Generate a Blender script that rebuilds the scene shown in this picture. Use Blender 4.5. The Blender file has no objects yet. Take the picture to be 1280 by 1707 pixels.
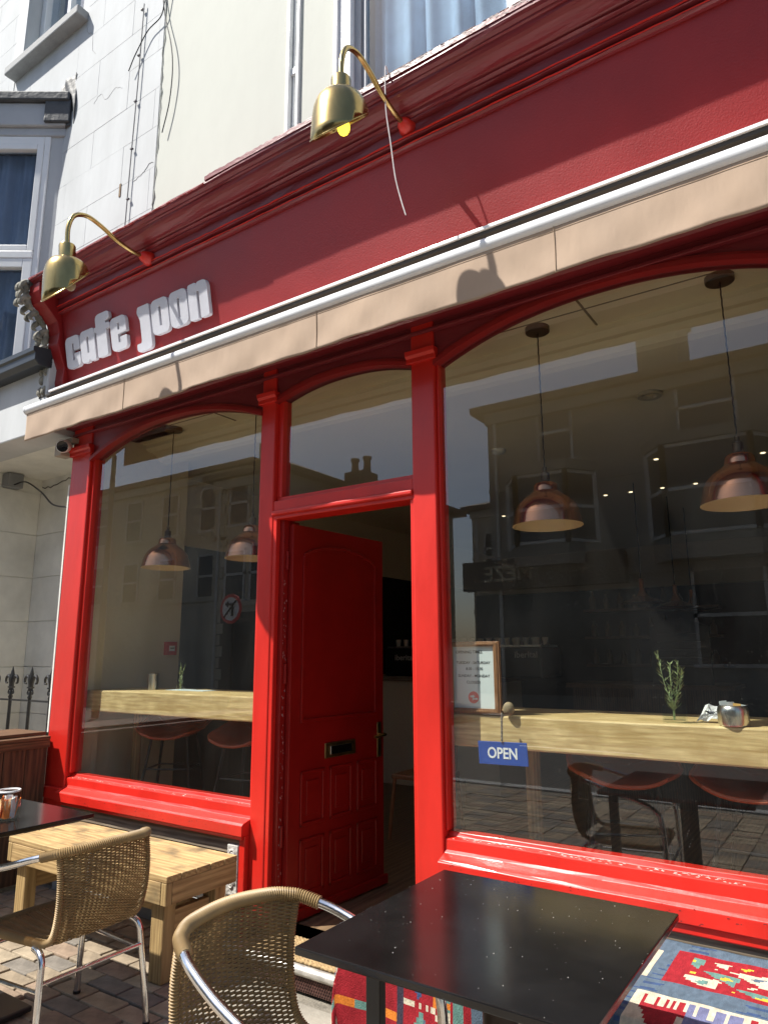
import bpy, math, random
from mathutils import Vector, Matrix
R = math.radians
rnd = random.Random(7)
S = bpy.context.scene
COL = S.collection

# ------------------------------------------------------------------ camera, world, sun, exposure
cam = bpy.data.objects.new('camera', bpy.data.cameras.new('camera'))
COL.objects.link(cam); S.camera = cam
F_PX, YAW, PIT, ROL = 1162.2, 0.5949, 0.2014, -0.0054
cam.data.sensor_fit = 'HORIZONTAL'; cam.data.sensor_width = 36
cam.data.lens = 36 * F_PX / 1280
cam.data.clip_start = .02; cam.data.clip_end = 400
fw = Vector((-math.sin(YAW)*math.cos(PIT), math.cos(YAW)*math.cos(PIT), math.sin(PIT)))
r0 = Vector((math.cos(YAW), math.sin(YAW), 0)); u0 = r0.cross(fw)
rr = r0*math.cos(ROL) + u0*math.sin(ROL); uu = -r0*math.sin(ROL) + u0*math.cos(ROL)
m = Matrix((rr, uu, -fw)).transposed().to_4x4(); m.translation = Vector((0, -2.756, 1.398))
cam.matrix_world = m

SUNV = Vector((1.06, 1.0, -2.05)).normalized()          # direction of travel
W = bpy.data.worlds.new('World'); S.world = W; W.use_nodes = True
nt = W.node_tree; nt.nodes.clear()
sky = nt.nodes.new('ShaderNodeTexSky'); sky.sky_type = 'NISHITA'; sky.sun_disc = False
sky.sun_elevation = math.asin(-SUNV.z); sky.sun_rotation = math.atan2(-SUNV.x, -SUNV.y)
sky.dust_density = 1.5; sky.ozone_density = 1.2
bg = nt.nodes.new('ShaderNodeBackground'); bg.inputs[1].default_value = .09
wo = nt.nodes.new('ShaderNodeOutputWorld')
nt.links.new(sky.outputs[0], bg.inputs[0]); nt.links.new(bg.outputs[0], wo.inputs[0])
sun = bpy.data.lights.new('sun', 'SUN'); sun.energy = 5.0; sun.angle = R(.5); sun.color = (1, .955, .88)
so = bpy.data.objects.new('sun', sun); COL.objects.link(so)
so.rotation_euler = (-SUNV).to_track_quat('Z', 'Y').to_euler()
S.view_settings.view_transform = 'Standard'; S.view_settings.look = 'None'
S.view_settings.exposure = .80; S.view_settings.gamma = 1
S.view_settings.use_curve_mapping = False
S.render.engine = 'CYCLES'
S.cycles.max_bounces = 10; S.cycles.transparent_max_bounces = 16

# ------------------------------------------------------------------ materials
MT = {}
def mat(name, col, rough=.6, metal=0, var=.12, scale=6, bump=.0, bscale=40, col2=None, stretch=(1,1,1),
        detail=6, spec=.5, coat=0, contrast=(.35, .65), bdist=.01, aniso=None):
    if name in MT: return MT[name]
    M = bpy.data.materials.new(name); M.use_nodes = True; n = M.node_tree.nodes; l = M.node_tree.links
    b = n['Principled BSDF']; MT[name] = M
    b.inputs['Roughness'].default_value = rough; b.inputs['Metallic'].default_value = metal
    b.inputs['Specular IOR Level'].default_value = spec; b.inputs['Coat Weight'].default_value = coat
    b.inputs['Coat Roughness'].default_value = .08
    tc = n.new('ShaderNodeTexCoord'); mp = n.new('ShaderNodeMapping'); mp.inputs['Scale'].default_value = stretch
    l.new(tc.outputs['Object'], mp.inputs['Vector'])
    nz = n.new('ShaderNodeTexNoise'); nz.inputs['Scale'].default_value = scale; nz.inputs['Detail'].default_value = detail
    nz.inputs['Roughness'].default_value = .6
    l.new(mp.outputs[0], nz.inputs['Vector'])
    rp = n.new('ShaderNodeValToRGB'); rp.color_ramp.elements[0].position, rp.color_ramp.elements[1].position = contrast
    c = Vector(col)
    c2 = Vector(col2) if col2 else c*(1-var)
    c1 = c if col2 else c*(1+var*.6)
    rp.color_ramp.elements[0].color = (*c2, 1); rp.color_ramp.elements[1].color = (*c1, 1)
    l.new(nz.outputs[0], rp.inputs[0]); l.new(rp.outputs[0], b.inputs['Base Color'])
    mr = n.new('ShaderNodeMapRange'); mr.inputs[3].default_value = max(0, rough*.8); mr.inputs[4].default_value = min(1, rough*1.25)
    l.new(nz.outputs[0], mr.inputs[0]); l.new(mr.outputs[0], b.inputs['Roughness'])
    if bump:
        nb = n.new('ShaderNodeTexNoise'); nb.inputs['Scale'].default_value = bscale; nb.inputs['Detail'].default_value = 5
        l.new(mp.outputs[0], nb.inputs['Vector'])
        bp = n.new('ShaderNodeBump'); bp.inputs['Strength'].default_value = bump; bp.inputs['Distance'].default_value = bdist
        l.new(nb.outputs[0], bp.inputs['Height']); l.new(bp.outputs[0], b.inputs['Normal'])
    return M

def wood(name, dark, light, sc=1, axis=0, rough=.6, stain=None, mixf=.72):
    if name in MT: return MT[name]
    M = bpy.data.materials.new(name); M.use_nodes = True; n = M.node_tree.nodes; l = M.node_tree.links
    b = n['Principled BSDF']; MT[name] = M; b.inputs['Roughness'].default_value = rough
    tc = n.new('ShaderNodeTexCoord'); oi = n.new('ShaderNodeObjectInfo')
    ad = n.new('ShaderNodeVectorMath'); ad.operation = 'ADD'
    sc3 = n.new('ShaderNodeVectorMath'); sc3.operation = 'SCALE'; sc3.inputs[0].default_value = (7, 3, 5)
    l.new(oi.outputs['Random'], sc3.inputs['Scale'])
    l.new(tc.outputs['Object'], ad.inputs[0]); l.new(sc3.outputs[0], ad.inputs[1])
    mp = n.new('ShaderNodeMapping'); s = [9*sc]*3; s[axis] = .8*sc; mp.inputs['Scale'].default_value = s
    l.new(ad.outputs[0], mp.inputs[0])
    wv = n.new('ShaderNodeTexWave'); wv.wave_type = 'RINGS'; wv.rings_direction = 'XYZ'[axis]
    wv.inputs['Scale'].default_value = 1.6; wv.inputs['Distortion'].default_value = 6; wv.inputs['Detail'].default_value = 3
    wv.inputs['Detail Scale'].default_value = 1.2
    nz = n.new('ShaderNodeTexNoise'); nz.inputs['Scale'].default_value = 7; nz.inputs['Detail'].default_value = 8
    l.new(mp.outputs[0], wv.inputs[0]); l.new(mp.outputs[0], nz.inputs[0])
    mx = n.new('ShaderNodeMix'); mx.inputs[0].default_value = mixf
    l.new(wv.outputs['Fac'], mx.inputs[2]); l.new(nz.outputs[0], mx.inputs[3])
    rp = n.new('ShaderNodeValToRGB'); rp.color_ramp.elements[0].position = .25; rp.color_ramp.elements[1].position = .7
    rp.color_ramp.elements[0].color = (*dark, 1); rp.color_ramp.elements[1].color = (*light, 1)
    l.new(mx.outputs[0], rp.inputs[0]); out = rp.outputs[0]
    if stain:
        n2 = n.new('ShaderNodeTexNoise'); n2.inputs['Scale'].default_value = 8; n2.inputs['Detail'].default_value = 6
        l.new(ad.outputs[0], n2.inputs[0])
        r2 = n.new('ShaderNodeValToRGB'); r2.color_ramp.elements[0].position = .46; r2.color_ramp.elements[1].position = .74
        l.new(n2.outputs[0], r2.inputs[0])
        m2 = n.new('ShaderNodeMix'); m2.data_type = 'RGBA'; m2.inputs[7].default_value = (*stain, 1)
        l.new(r2.outputs[0], m2.inputs[0]); l.new(out, m2.inputs[6]); out = m2.outputs[2]
    l.new(out, b.inputs['Base Color'])
    bp = n.new('ShaderNodeBump'); bp.inputs['Strength'].default_value = .35; bp.inputs['Distance'].default_value = .004
    l.new(mx.outputs[0], bp.inputs['Height']); l.new(bp.outputs[0], b.inputs['Normal'])
    return M

def emis(name, col, st):
    if name in MT: return MT[name]
    M = bpy.data.materials.new(name); M.use_nodes = True; b = M.node_tree.nodes['Principled BSDF']
    b.inputs['Base Color'].default_value = (*col, 1); b.inputs['Emission Color'].default_value = (*col, 1)
    b.inputs['Emission Strength'].default_value = st; MT[name] = M; return M

def glassmat(name, tint=(.93, .95, .94), rough=0., dirt=0., ior=1.5):
    if name in MT: return MT[name]
    M = bpy.data.materials.new(name); M.use_nodes = True; n = M.node_tree.nodes; l = M.node_tree.links; n.clear(); MT[name] = M
    o = n.new('ShaderNodeOutputMaterial'); t = n.new('ShaderNodeBsdfTransparent'); t.inputs[0].default_value = (*tint, 1)
    g = n.new('ShaderNodeBsdfGlossy'); g.inputs['Roughness'].default_value = rough; g.inputs[0].default_value = (1, 1, 1, 1)
    f = n.new('ShaderNodeFresnel'); f.inputs[0].default_value = ior
    x = n.new('ShaderNodeMixShader'); ge = n.new('ShaderNodeNewGeometry'); fm = n.new('ShaderNodeMath'); fm.operation = 'SUBTRACT'; fm.inputs[0].default_value = 1
    l.new(ge.outputs['Backfacing'], fm.inputs[1]); fx = n.new('ShaderNodeMath'); fx.operation = 'MULTIPLY'
    l.new(f.outputs[0], fx.inputs[0]); l.new(fm.outputs[0], fx.inputs[1])
    l.new(fx.outputs[0], x.inputs[0]); l.new(t.outputs[0], x.inputs[1]); l.new(g.outputs[0], x.inputs[2])
    out = x.outputs[0]
    if dirt:
        d = n.new('ShaderNodeBsdfDiffuse'); d.inputs[0].default_value = (.6, .58, .53, 1)
        tc = n.new('ShaderNodeTexCoord'); nz = n.new('ShaderNodeTexNoise'); nz.inputs['Scale'].default_value = 3.5; nz.inputs['Detail'].default_value = 9
        mp = n.new('ShaderNodeMapping'); mp.inputs['Scale'].default_value = (1.6, 1, .5)
        l.new(tc.outputs['Object'], mp.inputs[0]); l.new(mp.outputs[0], nz.inputs[0])
        mr = n.new('ShaderNodeMapRange'); mr.inputs[1].default_value = .35; mr.inputs[2].default_value = .8; mr.inputs[3].default_value = dirt*.35; mr.inputs[4].default_value = dirt*1.6
        l.new(nz.outputs[0], mr.inputs[0])
        # specks and drips
        vz = n.new('ShaderNodeTexVoronoi'); vz.inputs['Scale'].default_value = 55
        l.new(tc.outputs['Object'], vz.inputs[0])
        lt = n.new('ShaderNodeMath'); lt.operation = 'LESS_THAN'; lt.inputs[1].default_value = .06; l.new(vz.outputs[0], lt.inputs[0])
        ml = n.new('ShaderNodeMath'); ml.operation = 'MULTIPLY'; ml.inputs[1].default_value = .25; l.new(lt.outputs[0], ml.inputs[0])
        ad = n.new('ShaderNodeMath'); ad.operation = 'ADD'; l.new(mr.outputs[0], ad.inputs[0]); l.new(ml.outputs[0], ad.inputs[1])
        x2 = n.new('ShaderNodeMixShader'); l.new(ad.outputs[0], x2.inputs[0]); l.new(out, x2.inputs[1]); l.new(d.outputs[0], x2.inputs[2]); out = x2.outputs[0]
        # slight waviness
        nb = n.new('ShaderNodeTexNoise'); nb.inputs['Scale'].default_value = 1.3; l.new(tc.outputs['Object'], nb.inputs[0])
        bp = n.new('ShaderNodeBump'); bp.inputs['Strength'].default_value = .006; bp.inputs['Distance'].default_value = .02
        l.new(nb.outputs[0], bp.inputs['Height']); l.new(bp.outputs[0], g.inputs['Normal'])
    l.new(out, o.inputs[0]); return M

RED = mat('red_gloss_paint', (.58, .018, .010), .40, var=.16, scale=3.2, bump=.30, bscale=34, coat=.12, bdist=.003, stretch=(1, 1, .35))
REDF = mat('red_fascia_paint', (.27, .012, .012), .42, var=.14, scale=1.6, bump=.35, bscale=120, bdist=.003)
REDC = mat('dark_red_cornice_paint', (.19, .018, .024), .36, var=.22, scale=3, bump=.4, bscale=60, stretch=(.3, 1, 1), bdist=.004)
REDD = mat('shade_darkened_door_red', (.25, .008, .006), .30, var=.15, scale=2, bump=.2, bscale=30, bdist=.004)  # red of door and left jamb, base colour darkened to imitate shade
CHIP = mat('chipped_paint_edge', (.62, .25, .26), .6, var=.3, scale=30, col2=(.40, .04, .04), contrast=(.45, .55), bump=.6, bscale=80)
CREAM = mat('cream_render', (.51, .525, .475), .85, var=.10, scale=1.1, bump=.22, bscale=5, bdist=.02, stretch=(1, 1, .45))
WHITE = mat('white_render', (.50, .52, .53), .85, var=.17, scale=1.4, stretch=(1.3, 1, .4), bump=.16, bscale=14, bdist=.012)
WHITED = mat('weathered_white_render', (.70, .70, .65), .85, var=.16, scale=2.3, bump=.4, bscale=11, bdist=.015)
OPPF = mat('dull_grey_frame', (.58, .57, .54), .7, var=.2)
BAND = mat('shaded_grey_paint', (.42, .44, .46), .6, var=.08, scale=4, bump=.1, bscale=20)
UPVC = mat('white_window_frame', (.78, .80, .80), .3, var=.05, scale=3)
LEAD = mat('lead_flashing', (.07, .075, .08), .6, metal=0, var=.35, scale=8, bump=.6, bscale=18)
GUT = mat('black_gutter', (.025, .03, .035), .35, var=.2, scale=5)
STONE = mat('stone_sill', (.34, .35, .35), .8, var=.15, scale=8, bump=.3, bscale=50)
ALU = mat('grey_aluminium', (.055, .052, .048), .6, metal=0, var=.2, scale=4, stretch=(.2, 3, 8))
TUBE = mat('white_enamel', (.80, .82, .84), .25, var=.06, scale=5)
CLOTH = mat('beige_awning_cloth', (.42, .31, .225), .95, var=.10, scale=2.5, bump=.45, bscale=7, bdist=.012, stretch=(1.2, 1, .5))
CLOTHU = mat('letter_white', (.56, .57, .62), .55, var=.05, scale=6, bump=.15, bscale=60)
BRASS = mat('aged_brass', (.50, .37, .15), .24, metal=1, var=.35, scale=7, bump=.05, bscale=15, stretch=(1, 1, .4))
BRASSI = mat('brass_inner', (.55, .45, .25), .35, metal=1, var=.2, scale=7)
CHROME = mat('polished_tube', (.78, .79, .80), .16, metal=1, var=.1, scale=20, bump=.04, bscale=60)
STEEL = mat('brushed_steel', (.62, .60, .57), .28, metal=1, var=.15, scale=12, stretch=(4, 4, .3))
BLACKM = mat('black_metal', (.012, .012, .012), .4, var=.2, scale=8)
BLACKT = mat('black_tabletop', (.010, .0095, .0095), .15, var=.35, scale=5, bump=.10, bscale=45, bdist=.0012, coat=.0)
SPECK = mat('crumb', (.55, .52, .46), .8)
WICK = mat('tan_wicker', (.235, .155, .065), .55, var=.22, scale=14)
WICKD = mat('tan_wicker_wrap', (.31, .21, .095), .5, var=.2, scale=9)
PINE = wood('treated_pine', (.27, .165, .065), (.54, .375, .17), 1.3, 0, .7, (.15, .11, .055), .80)
PINEY = wood('treated_pine_crosswise', (.26, .16, .065), (.50, .34, .15), 1.2, 1, .65)
PINEZ = wood('treated_pine_upright', (.24, .15, .06), (.46, .32, .14), 1.2, 2, .65)
OAK = wood('pale_oak_slab', (.40, .25, .09), (.86, .66, .34), 1.1, 0, .5, (.50, .34, .14), .93)
CEDAR = wood('brown_stained_board', (.030, .016, .009), (.115, .058, .028), 1.2, 2, .6)
CEDARX = wood('brown_stained_rail', (.045, .023, .011), (.16, .08, .036), 1.2, 1, .6)
FRAMEW = wood('brown_frame_wood', (.15, .06, .025), (.40, .20, .09), 3, 2, .4)
OLDW = wood('weathered_timber', (.10, .07, .045), (.30, .24, .17), 1.0, 0, .8)
INW = mat('beige_interior_wall', (.72, .62, .44), .8, var=.05, scale=1.2, bump=.5, bscale=22, bdist=.01)
CEIL = mat('beige_ceiling', (.82, .73, .54), .75, var=.05, scale=1.2, bump=.1, bscale=30)
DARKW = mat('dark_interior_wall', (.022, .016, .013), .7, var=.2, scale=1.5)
FLOORI = wood('dark_floorboards', (.10, .065, .04), (.24, .16, .09), .7, 1, .4)
COP = mat('copper_shade', (.56, .27, .17), .16, metal=1, var=.1, scale=5)
COPI = mat('cream_shade_lining', (.80, .62, .38), .6, var=.05, scale=5)
BRONZE = mat('antique_bronze', (.16, .10, .06), .35, metal=.8, var=.2, scale=10)
LEATH = mat('brown_leather_shell', (.44, .095, .03), .33, var=.25, scale=5, bump=.2, bscale=60, bdist=.003)
GREEN = mat('rosemary_green', (.27, .34, .15), .6, var=.35, scale=30)
GLASS = glassmat('shopfront_glass', (.90, .92, .90), 0, .006, 1.88)
GLASSU = glassmat('window_glass', (.75, .80, .84), .0, 0, 1.7)
GLJ = glassmat('clear_glass', (.93, .95, .94), 0, 0, 1.5)
GREYC = mat('grey_curtain', (.34, .37, .46), .9, var=.15, scale=3)
BLUEC = mat('blue_grey_curtain', (.62, .74, .84), .9, var=.2, scale=3)
PAPER = mat('white_paper', (.70, .78, .80), .7, var=.03, scale=4)
INK = mat('black_ink', (.03, .03, .03), .7)
REDP = mat('red_print', (.72, .09, .09), .6)
BLUE = mat('blue_sign_plastic', (.02, .075, .38), .4, var=.1, scale=6, bump=.1, bscale=60)
WPR = mat('white_print', (.85, .86, .88), .5)
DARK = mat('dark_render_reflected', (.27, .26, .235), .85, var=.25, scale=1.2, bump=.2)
GREYB = mat('grey_beige_render', (.48, .44, .36), .85, var=.15, scale=1, bump=.2)
ROOF = mat('brown_roof_tile', (.16, .12, .09), .85, var=.3, scale=3)
ASPH = mat('asphalt', (.055, .054, .052), .9, var=.2, scale=25, bump=.4, bscale=150, bdist=.004)
COIR = mat('coir_mat', (.42, .29, .14), .95, var=.3, scale=90, bump=.9, bscale=250, bdist=.006)

def pavmat(name, c, seed):
    return mat(name, c, .85, var=.28, scale=9+seed, bump=.7, bscale=55, bdist=.006)
BRK = [pavmat('paver_tan', (.27, .215, .15), 0), pavmat('paver_buff', (.33, .27, .19), 1), pavmat('paver_grey', (.18, .16, .135), 2), pavmat('paver_rose', (.26, .19, .135), 3)]
JOINT = mat('sandy_joint', (.20, .18, .145), .95, var=.3, scale=30, bump=.6, bscale=90)
FLAG = mat('grey_flagstone', (.27, .25, .21), .85, var=.25, scale=6, bump=.6, bscale=30, bdist=.008)

# ------------------------------------------------------------------ geometry helpers
def setp(o, label=None, cat=None, group=None, kind=None):
    if label: o['label'] = label
    if cat: o['category'] = cat
    if group: o['group'] = group
    if kind: o['kind'] = kind
    return o
def thing(name, label, cat, loc=(0, 0, 0), group=None):
    o = bpy.data.objects.new(name, None); COL.objects.link(o); o.location = loc; o.empty_display_size = .1
    return setp(o, label, cat, group)
def origin(p):
    v = Vector((0, 0, 0))
    while p: v += p.location; p = p.parent
    return v
class G:
    def __init__(s): s.v = []; s.f = []; s.m = []; s.sm = []; s.mi = 0; s.smooth = False; s.cols = None
    def add(s, vs, fs):
        k = len(s.v); s.v += [tuple(v) for v in vs]
        for f in fs: s.f.append([i+k for i in f]); s.m.append(s.mi); s.sm.append(s.smooth)
        return s
    def box(s, x0, x1, y0, y1, z0, z1):
        x0, x1 = sorted((x0, x1)); y0, y1 = sorted((y0, y1)); z0, z1 = sorted((z0, z1))
        return s.add([(x, y, z) for z in (z0, z1) for y in (y0, y1) for x in (x0, x1)],
            [(0, 2, 3, 1), (4, 5, 7, 6), (0, 1, 5, 4), (2, 6, 7, 3), (0, 4, 6, 2), (1, 3, 7, 5)])
    def bar(s, a, b, w, h, up=(0, 0, 1)):
        a = Vector(a); b = Vector(b); d = (b-a).normalized(); sd = d.cross(Vector(up))
        if sd.length < 1e-4: sd = d.cross(Vector((1, 0, 0)))
        sd.normalize(); u = sd.cross(d); vs = []
        for p in (a, b):
            for i, j in ((-1, -1), (1, -1), (1, 1), (-1, 1)): vs.append(p+sd*(i*w/2)+u*(j*h/2))
        return s.add(vs, [(0, 3, 2, 1), (4, 5, 6, 7), (0, 1, 5, 4), (1, 2, 6, 5), (2, 3, 7, 6), (3, 0, 4, 7)])
    def tube(s, pts, r, seg=10, closed=False, cap=True):
        P = [Vector(p) for p in pts]; n = len(P); rs = r if hasattr(r, '__len__') else [r]*n
        old = s.smooth; s.smooth = True; vs = []; up = None
        for i, p in enumerate(P):
            if closed: d = P[(i+1) % n]-P[i-1]
            else: d = P[min(i+1, n-1)]-P[max(i-1, 0)]
            if d.length < 1e-9: d = Vector((0, 0, 1))
            d.normalize()
            if up is None:
                up = Vector((0, 0, 1)) if abs(d.z) < .9 else Vector((1, 0, 0))
            up = (up-d*up.dot(d)); up = up.normalized() if up.length > 1e-6 else d.orthogonal().normalized()
            sd = d.cross(up)
            for k in range(seg):
                a = 2*math.pi*k/seg; vs.append(p+(sd*math.cos(a)+up*math.sin(a))*rs[i])
        fs = []
        for i in range(n if closed else n-1):
            j = (i+1) % n
            for k in range(seg):
                q = (k+1) % seg; fs.append((i*seg+k, i*seg+q, j*seg+q, j*seg+k))
        if cap and not closed: fs.append(tuple(range(seg))[::-1]); fs.append(tuple((n-1)*seg+k for k in range(seg)))
        s.add(vs, fs); s.smooth = old; return s
    def lathe(s, prof, c, seg=32, axis='z', capb=False, capt=False):
        old = s.smooth; s.smooth = True; vs = []; c = Vector(c)
        for r, h in prof:
            for k in range(seg):
                a = 2*math.pi*k/seg; x, y = r*math.cos(a), r*math.sin(a)
                v = Vector((x, y, h)) if axis == 'z' else (Vector((x, h, y)) if axis == 'y' else Vector((h, x, y)))
                vs.append(c+v)
        fs = []
        for i in range(len(prof)-1):
            for k in range(seg):
                q = (k+1) % seg; fs.append((i*seg+k, i*seg+q, (i+1)*seg+q, (i+1)*seg+k))
        if capb: fs.append(tuple(range(seg))[::-1])
        if capt: fs.append(tuple((len(prof)-1)*seg+k for k in range(seg)))
        s.add(vs, fs); s.smooth = old; return s
    def ext(s, prof, x0, x1, axis='x', n=1):      # closed profile extruded; prof (y,z) along x, (x,z) along y, (x,y) along z
        k = len(prof); vs = []
        for i in range(n+1):
            t = x0+(x1-x0)*i/n
            for a, b in prof: vs.append((t, a, b) if axis == 'x' else ((a, t, b) if axis == 'y' else (a, b, t)))
        fs = [(i*k+j, i*k+(j+1) % k, (i+1)*k+(j+1) % k, (i+1)*k+j) for i in range(n) for j in range(k)]
        fs += [tuple(range(k))[::-1], tuple(n*k+j for j in range(k))]
        return s.add(vs, fs)
    def strip(s, pts, y0, y1):                    # pts (x, zlow, zhigh)
        vs = []
        for x, a, b in pts: vs += [(x, y0, a), (x, y0, b), (x, y1, a), (x, y1, b)]
        fs = []
        for i in range(len(pts)-1):
            a = i*4; b = a+4
            fs += [(a, b, b+1, a+1), (a+2, a+3, b+3, b+2), (a+1, b+1, b+3, a+3), (a, a+2, b+2, b)]
        e = (len(pts)-1)*4
        fs += [(0, 1, 3, 2), (e, e+2, e+3, e+1)]
        return s.add(vs, fs)
    def ball(s, c, rx, ry=None, rz=None, seg=14, rings=8):
        ry = ry or rx; rz = rz or rx; old = s.smooth; s.smooth = True; vs = []; c = Vector(c)
        for i in range(rings+1):
            t = math.pi*i/rings
            for k in range(seg):
                a = 2*math.pi*k/seg; vs.append(c+Vector((rx*math.sin(t)*math.cos(a), ry*math.sin(t)*math.sin(a), rz*math.cos(t))))
        fs = [(i*seg+k, (i+1)*seg+k, (i+1)*seg+(k+1) % seg, i*seg+(k+1) % seg) for i in range(rings) for k in range(seg)]
        s.add(vs, fs); s.smooth = old; return s
    def grid(s, fn, nu, nv, smooth=True):
        old = s.smooth; s.smooth = smooth
        vs = [fn(i/nu, j/nv) for j in range(nv+1) for i in range(nu+1)]
        w = nu+1; s.add(vs, [(j*w+i, j*w+i+1, (j+1)*w+i+1, (j+1)*w+i) for j in range(nv) for i in range(nu)])
        s.smooth = old; return s
    def build(s, name, mats, parent=None, bevel=0, solid=0, local=False, sub=0):
        if not isinstance(mats, (list, tuple)): mats = [mats]
        o0 = Vector((0, 0, 0)) if local or not parent else origin(parent)
        me = bpy.data.meshes.new(name)
        me.from_pydata([(v[0]-o0.x, v[1]-o0.y, v[2]-o0.z) for v in s.v], [], s.f)
        for mm in mats: me.materials.append(mm)
        me.polygons.foreach_set('material_index', s.m); me.polygons.foreach_set('use_smooth', s.sm)
        me.update()
        if any(s.sm): me.set_sharp_from_angle(angle=R(40))
        o = bpy.data.objects.new(name, me); COL.objects.link(o)
        if parent: o.parent = parent
        if solid:
            q = o.modifiers.new('s', 'SOLIDIFY'); q.thickness = solid; q.offset = 0
        if bevel:
            q = o.modifiers.new('b', 'BEVEL'); q.width = bevel; q.segments = 2; q.limit_method = 'ANGLE'; q.angle_limit = R(40)
        if sub:
            q = o.modifiers.new('u', 'SUBSURF'); q.levels = sub; q.render_levels = sub
        return o
def bez(pts, n=12):            # Catmull-Rom
    P = [Vector(p) for p in pts]; P = [P[0]*2-P[1]]+P+[P[-1]*2-P[-2]]; out = []
    for i in range(1, len(P)-2):
        for k in range(n):
            t = k/n; a, b, c, d = P[i-1], P[i], P[i+1], P[i+2]
            out.append(.5*((2*b)+(c-a)*t+(2*a-5*b+4*c-d)*t*t+(3*b-3*c+d-a)*t**3))
    out.append(P[-2]); return out
def copy_tree(o, parent=None):
    c = o.copy(); COL.objects.link(c); c.parent = parent
    for ch in [x for x in list(bpy.data.objects) if x.parent == o]: copy_tree(ch, c)
    return c
def text(s, size, mt, parent, loc, rot=(90, 0, 0), ext=.001, bold=0, name='lettering', align='CENTER', sx=1, kind=None):
    cu = bpy.data.curves.new('t', 'FONT'); cu.body = s; cu.size = size; cu.extrude = ext; cu.offset = bold
    cu.align_x = align; cu.align_y = 'CENTER'; cu.resolution_u = 3
    t = bpy.data.objects.new('t', cu); COL.objects.link(t)
    dg = bpy.context.evaluated_depsgraph_get(); me = bpy.data.meshes.new_from_object(t.evaluated_get(dg))
    bpy.data.objects.remove(t); bpy.data.curves.remove(cu)
    me.transform(Matrix.Diagonal((sx, 1, 1, 1)))
    Rm = Matrix.Rotation(R(rot[2]), 4, 'Z') @ Matrix.Rotation(R(rot[1]), 4, 'Y') @ Matrix.Rotation(R(rot[0]), 4, 'X')
    me.transform(Matrix.Translation(Vector(loc)-(origin(parent) if parent else Vector((0, 0, 0)))) @ Rm)
    me.materials.clear(); me.materials.append(mt)
    o = bpy.data.objects.new(name, me); COL.objects.link(o)
    if parent: o.parent = parent
    return o

# ------------------------------------------------------------------ ground
def st(o): return setp(o, kind='structure')
st(G().box(-90, 90, -90, 60, -.30, -.16).build('ground', mat('earth', (.16, .14, .11), .95, bump=.4)))
st(G().box(-90, 90, -12.5, -4.6, -.159, -.12).build('road', ASPH))
for k, yy in enumerate((-4.6, -12.65)):
    kb = G()
    for i in range(40): kb.box(-20+i*.92+.005, -20+i*.92+.915, yy, yy+.15, -.158, .005)
    st(kb.build('kerb', STONE, bevel=.012))
ln = G()
for i in range(12): ln.box(-30+i*5, -28+i*5, -8.6, -8.5, -.118, -.116)
st(ln.build('road_marking', mat('road_paint', (.75, .75, .72), .7, bump=.3)))
st(G().box(-90, 90, -14.6, -12.655, -.158, 0).build('opposite_pavement', FLAG))
pv = st(G().box(-90, 90, -4.445, 6, -.158, -.014).build('pavement', JOINT))
# individual pavers in view
me_b = []
for k in range(4):
    g = G(); q = random.Random(k); w, d = .198, .098
    g.box(-w/2, w/2, -d/2, d/2, -.055, 0); o = g.build('paver_proto', BRK[k]); 
    for v in o.data.vertices:
        v.co += Vector((q.uniform(-.003, .003), q.uniform(-.003, .003), q.uniform(-.002, .001)))
    me_b.append(o.data); bpy.data.objects.remove(o)
n_p = 0
for j in range(20):
    y = -.11-j*.1045
    for i in range(13):
        x = -4.42+i*.2055+(.10 if j % 2 else 0)
        if x > -2.02 or (x > -2.70 and y > -.45) and (x > -2.45): continue
        o = bpy.data.objects.new('paver', me_b[rnd.choice((0, 0, 1, 1, 2, 3))]); COL.objects.link(o)
        o.parent = pv; o.location = (x, y, rnd.uniform(-.004, .002)); o.rotation_euler = (R(rnd.uniform(-.7, .7)), R(rnd.uniform(-.5, .5)), R(rnd.uniform(-1.0, 1.0)))
        q = o.modifiers.new('b', 'BEVEL'); q.width = .006; q.segments = 2
        n_p += 1
for (x0, x1, y0, y1) in ((-2.44, -1.86, -.74, -.30), (-1.85, -1.2, -.74, -.30), (-1.19, -.5, -.74, -.30), (-.49, .3, -.74, -.3), (-1.9, -1.25, -1.3, -.75), (-1.24, -.6, -1.3, -.75), (-.59, .3, -1.3, -.75), (-1.9, -1.1, -1.95, -1.31), (-1.09, .3, -1.95, -1.31)):
    g = G(); g.box(x0, x1, y0, y1, -.05, 0); o = g.build('flagstone', FLAG, pv, bevel=.008)
g = G()
for j in range(24):
    for i in range(60):
        x = -4.4-6+i*.2055; y = -2.26-j*.1045
        if y < -4.3: continue
        g.mi = rnd.randrange(4); g.box(x-.099, x+.099, y-.049, y+.049, -.05, rnd.uniform(-.003, .002))
o = g.build('pavers_beyond', BRK, pv); setp(o, kind='stuff')

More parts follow.
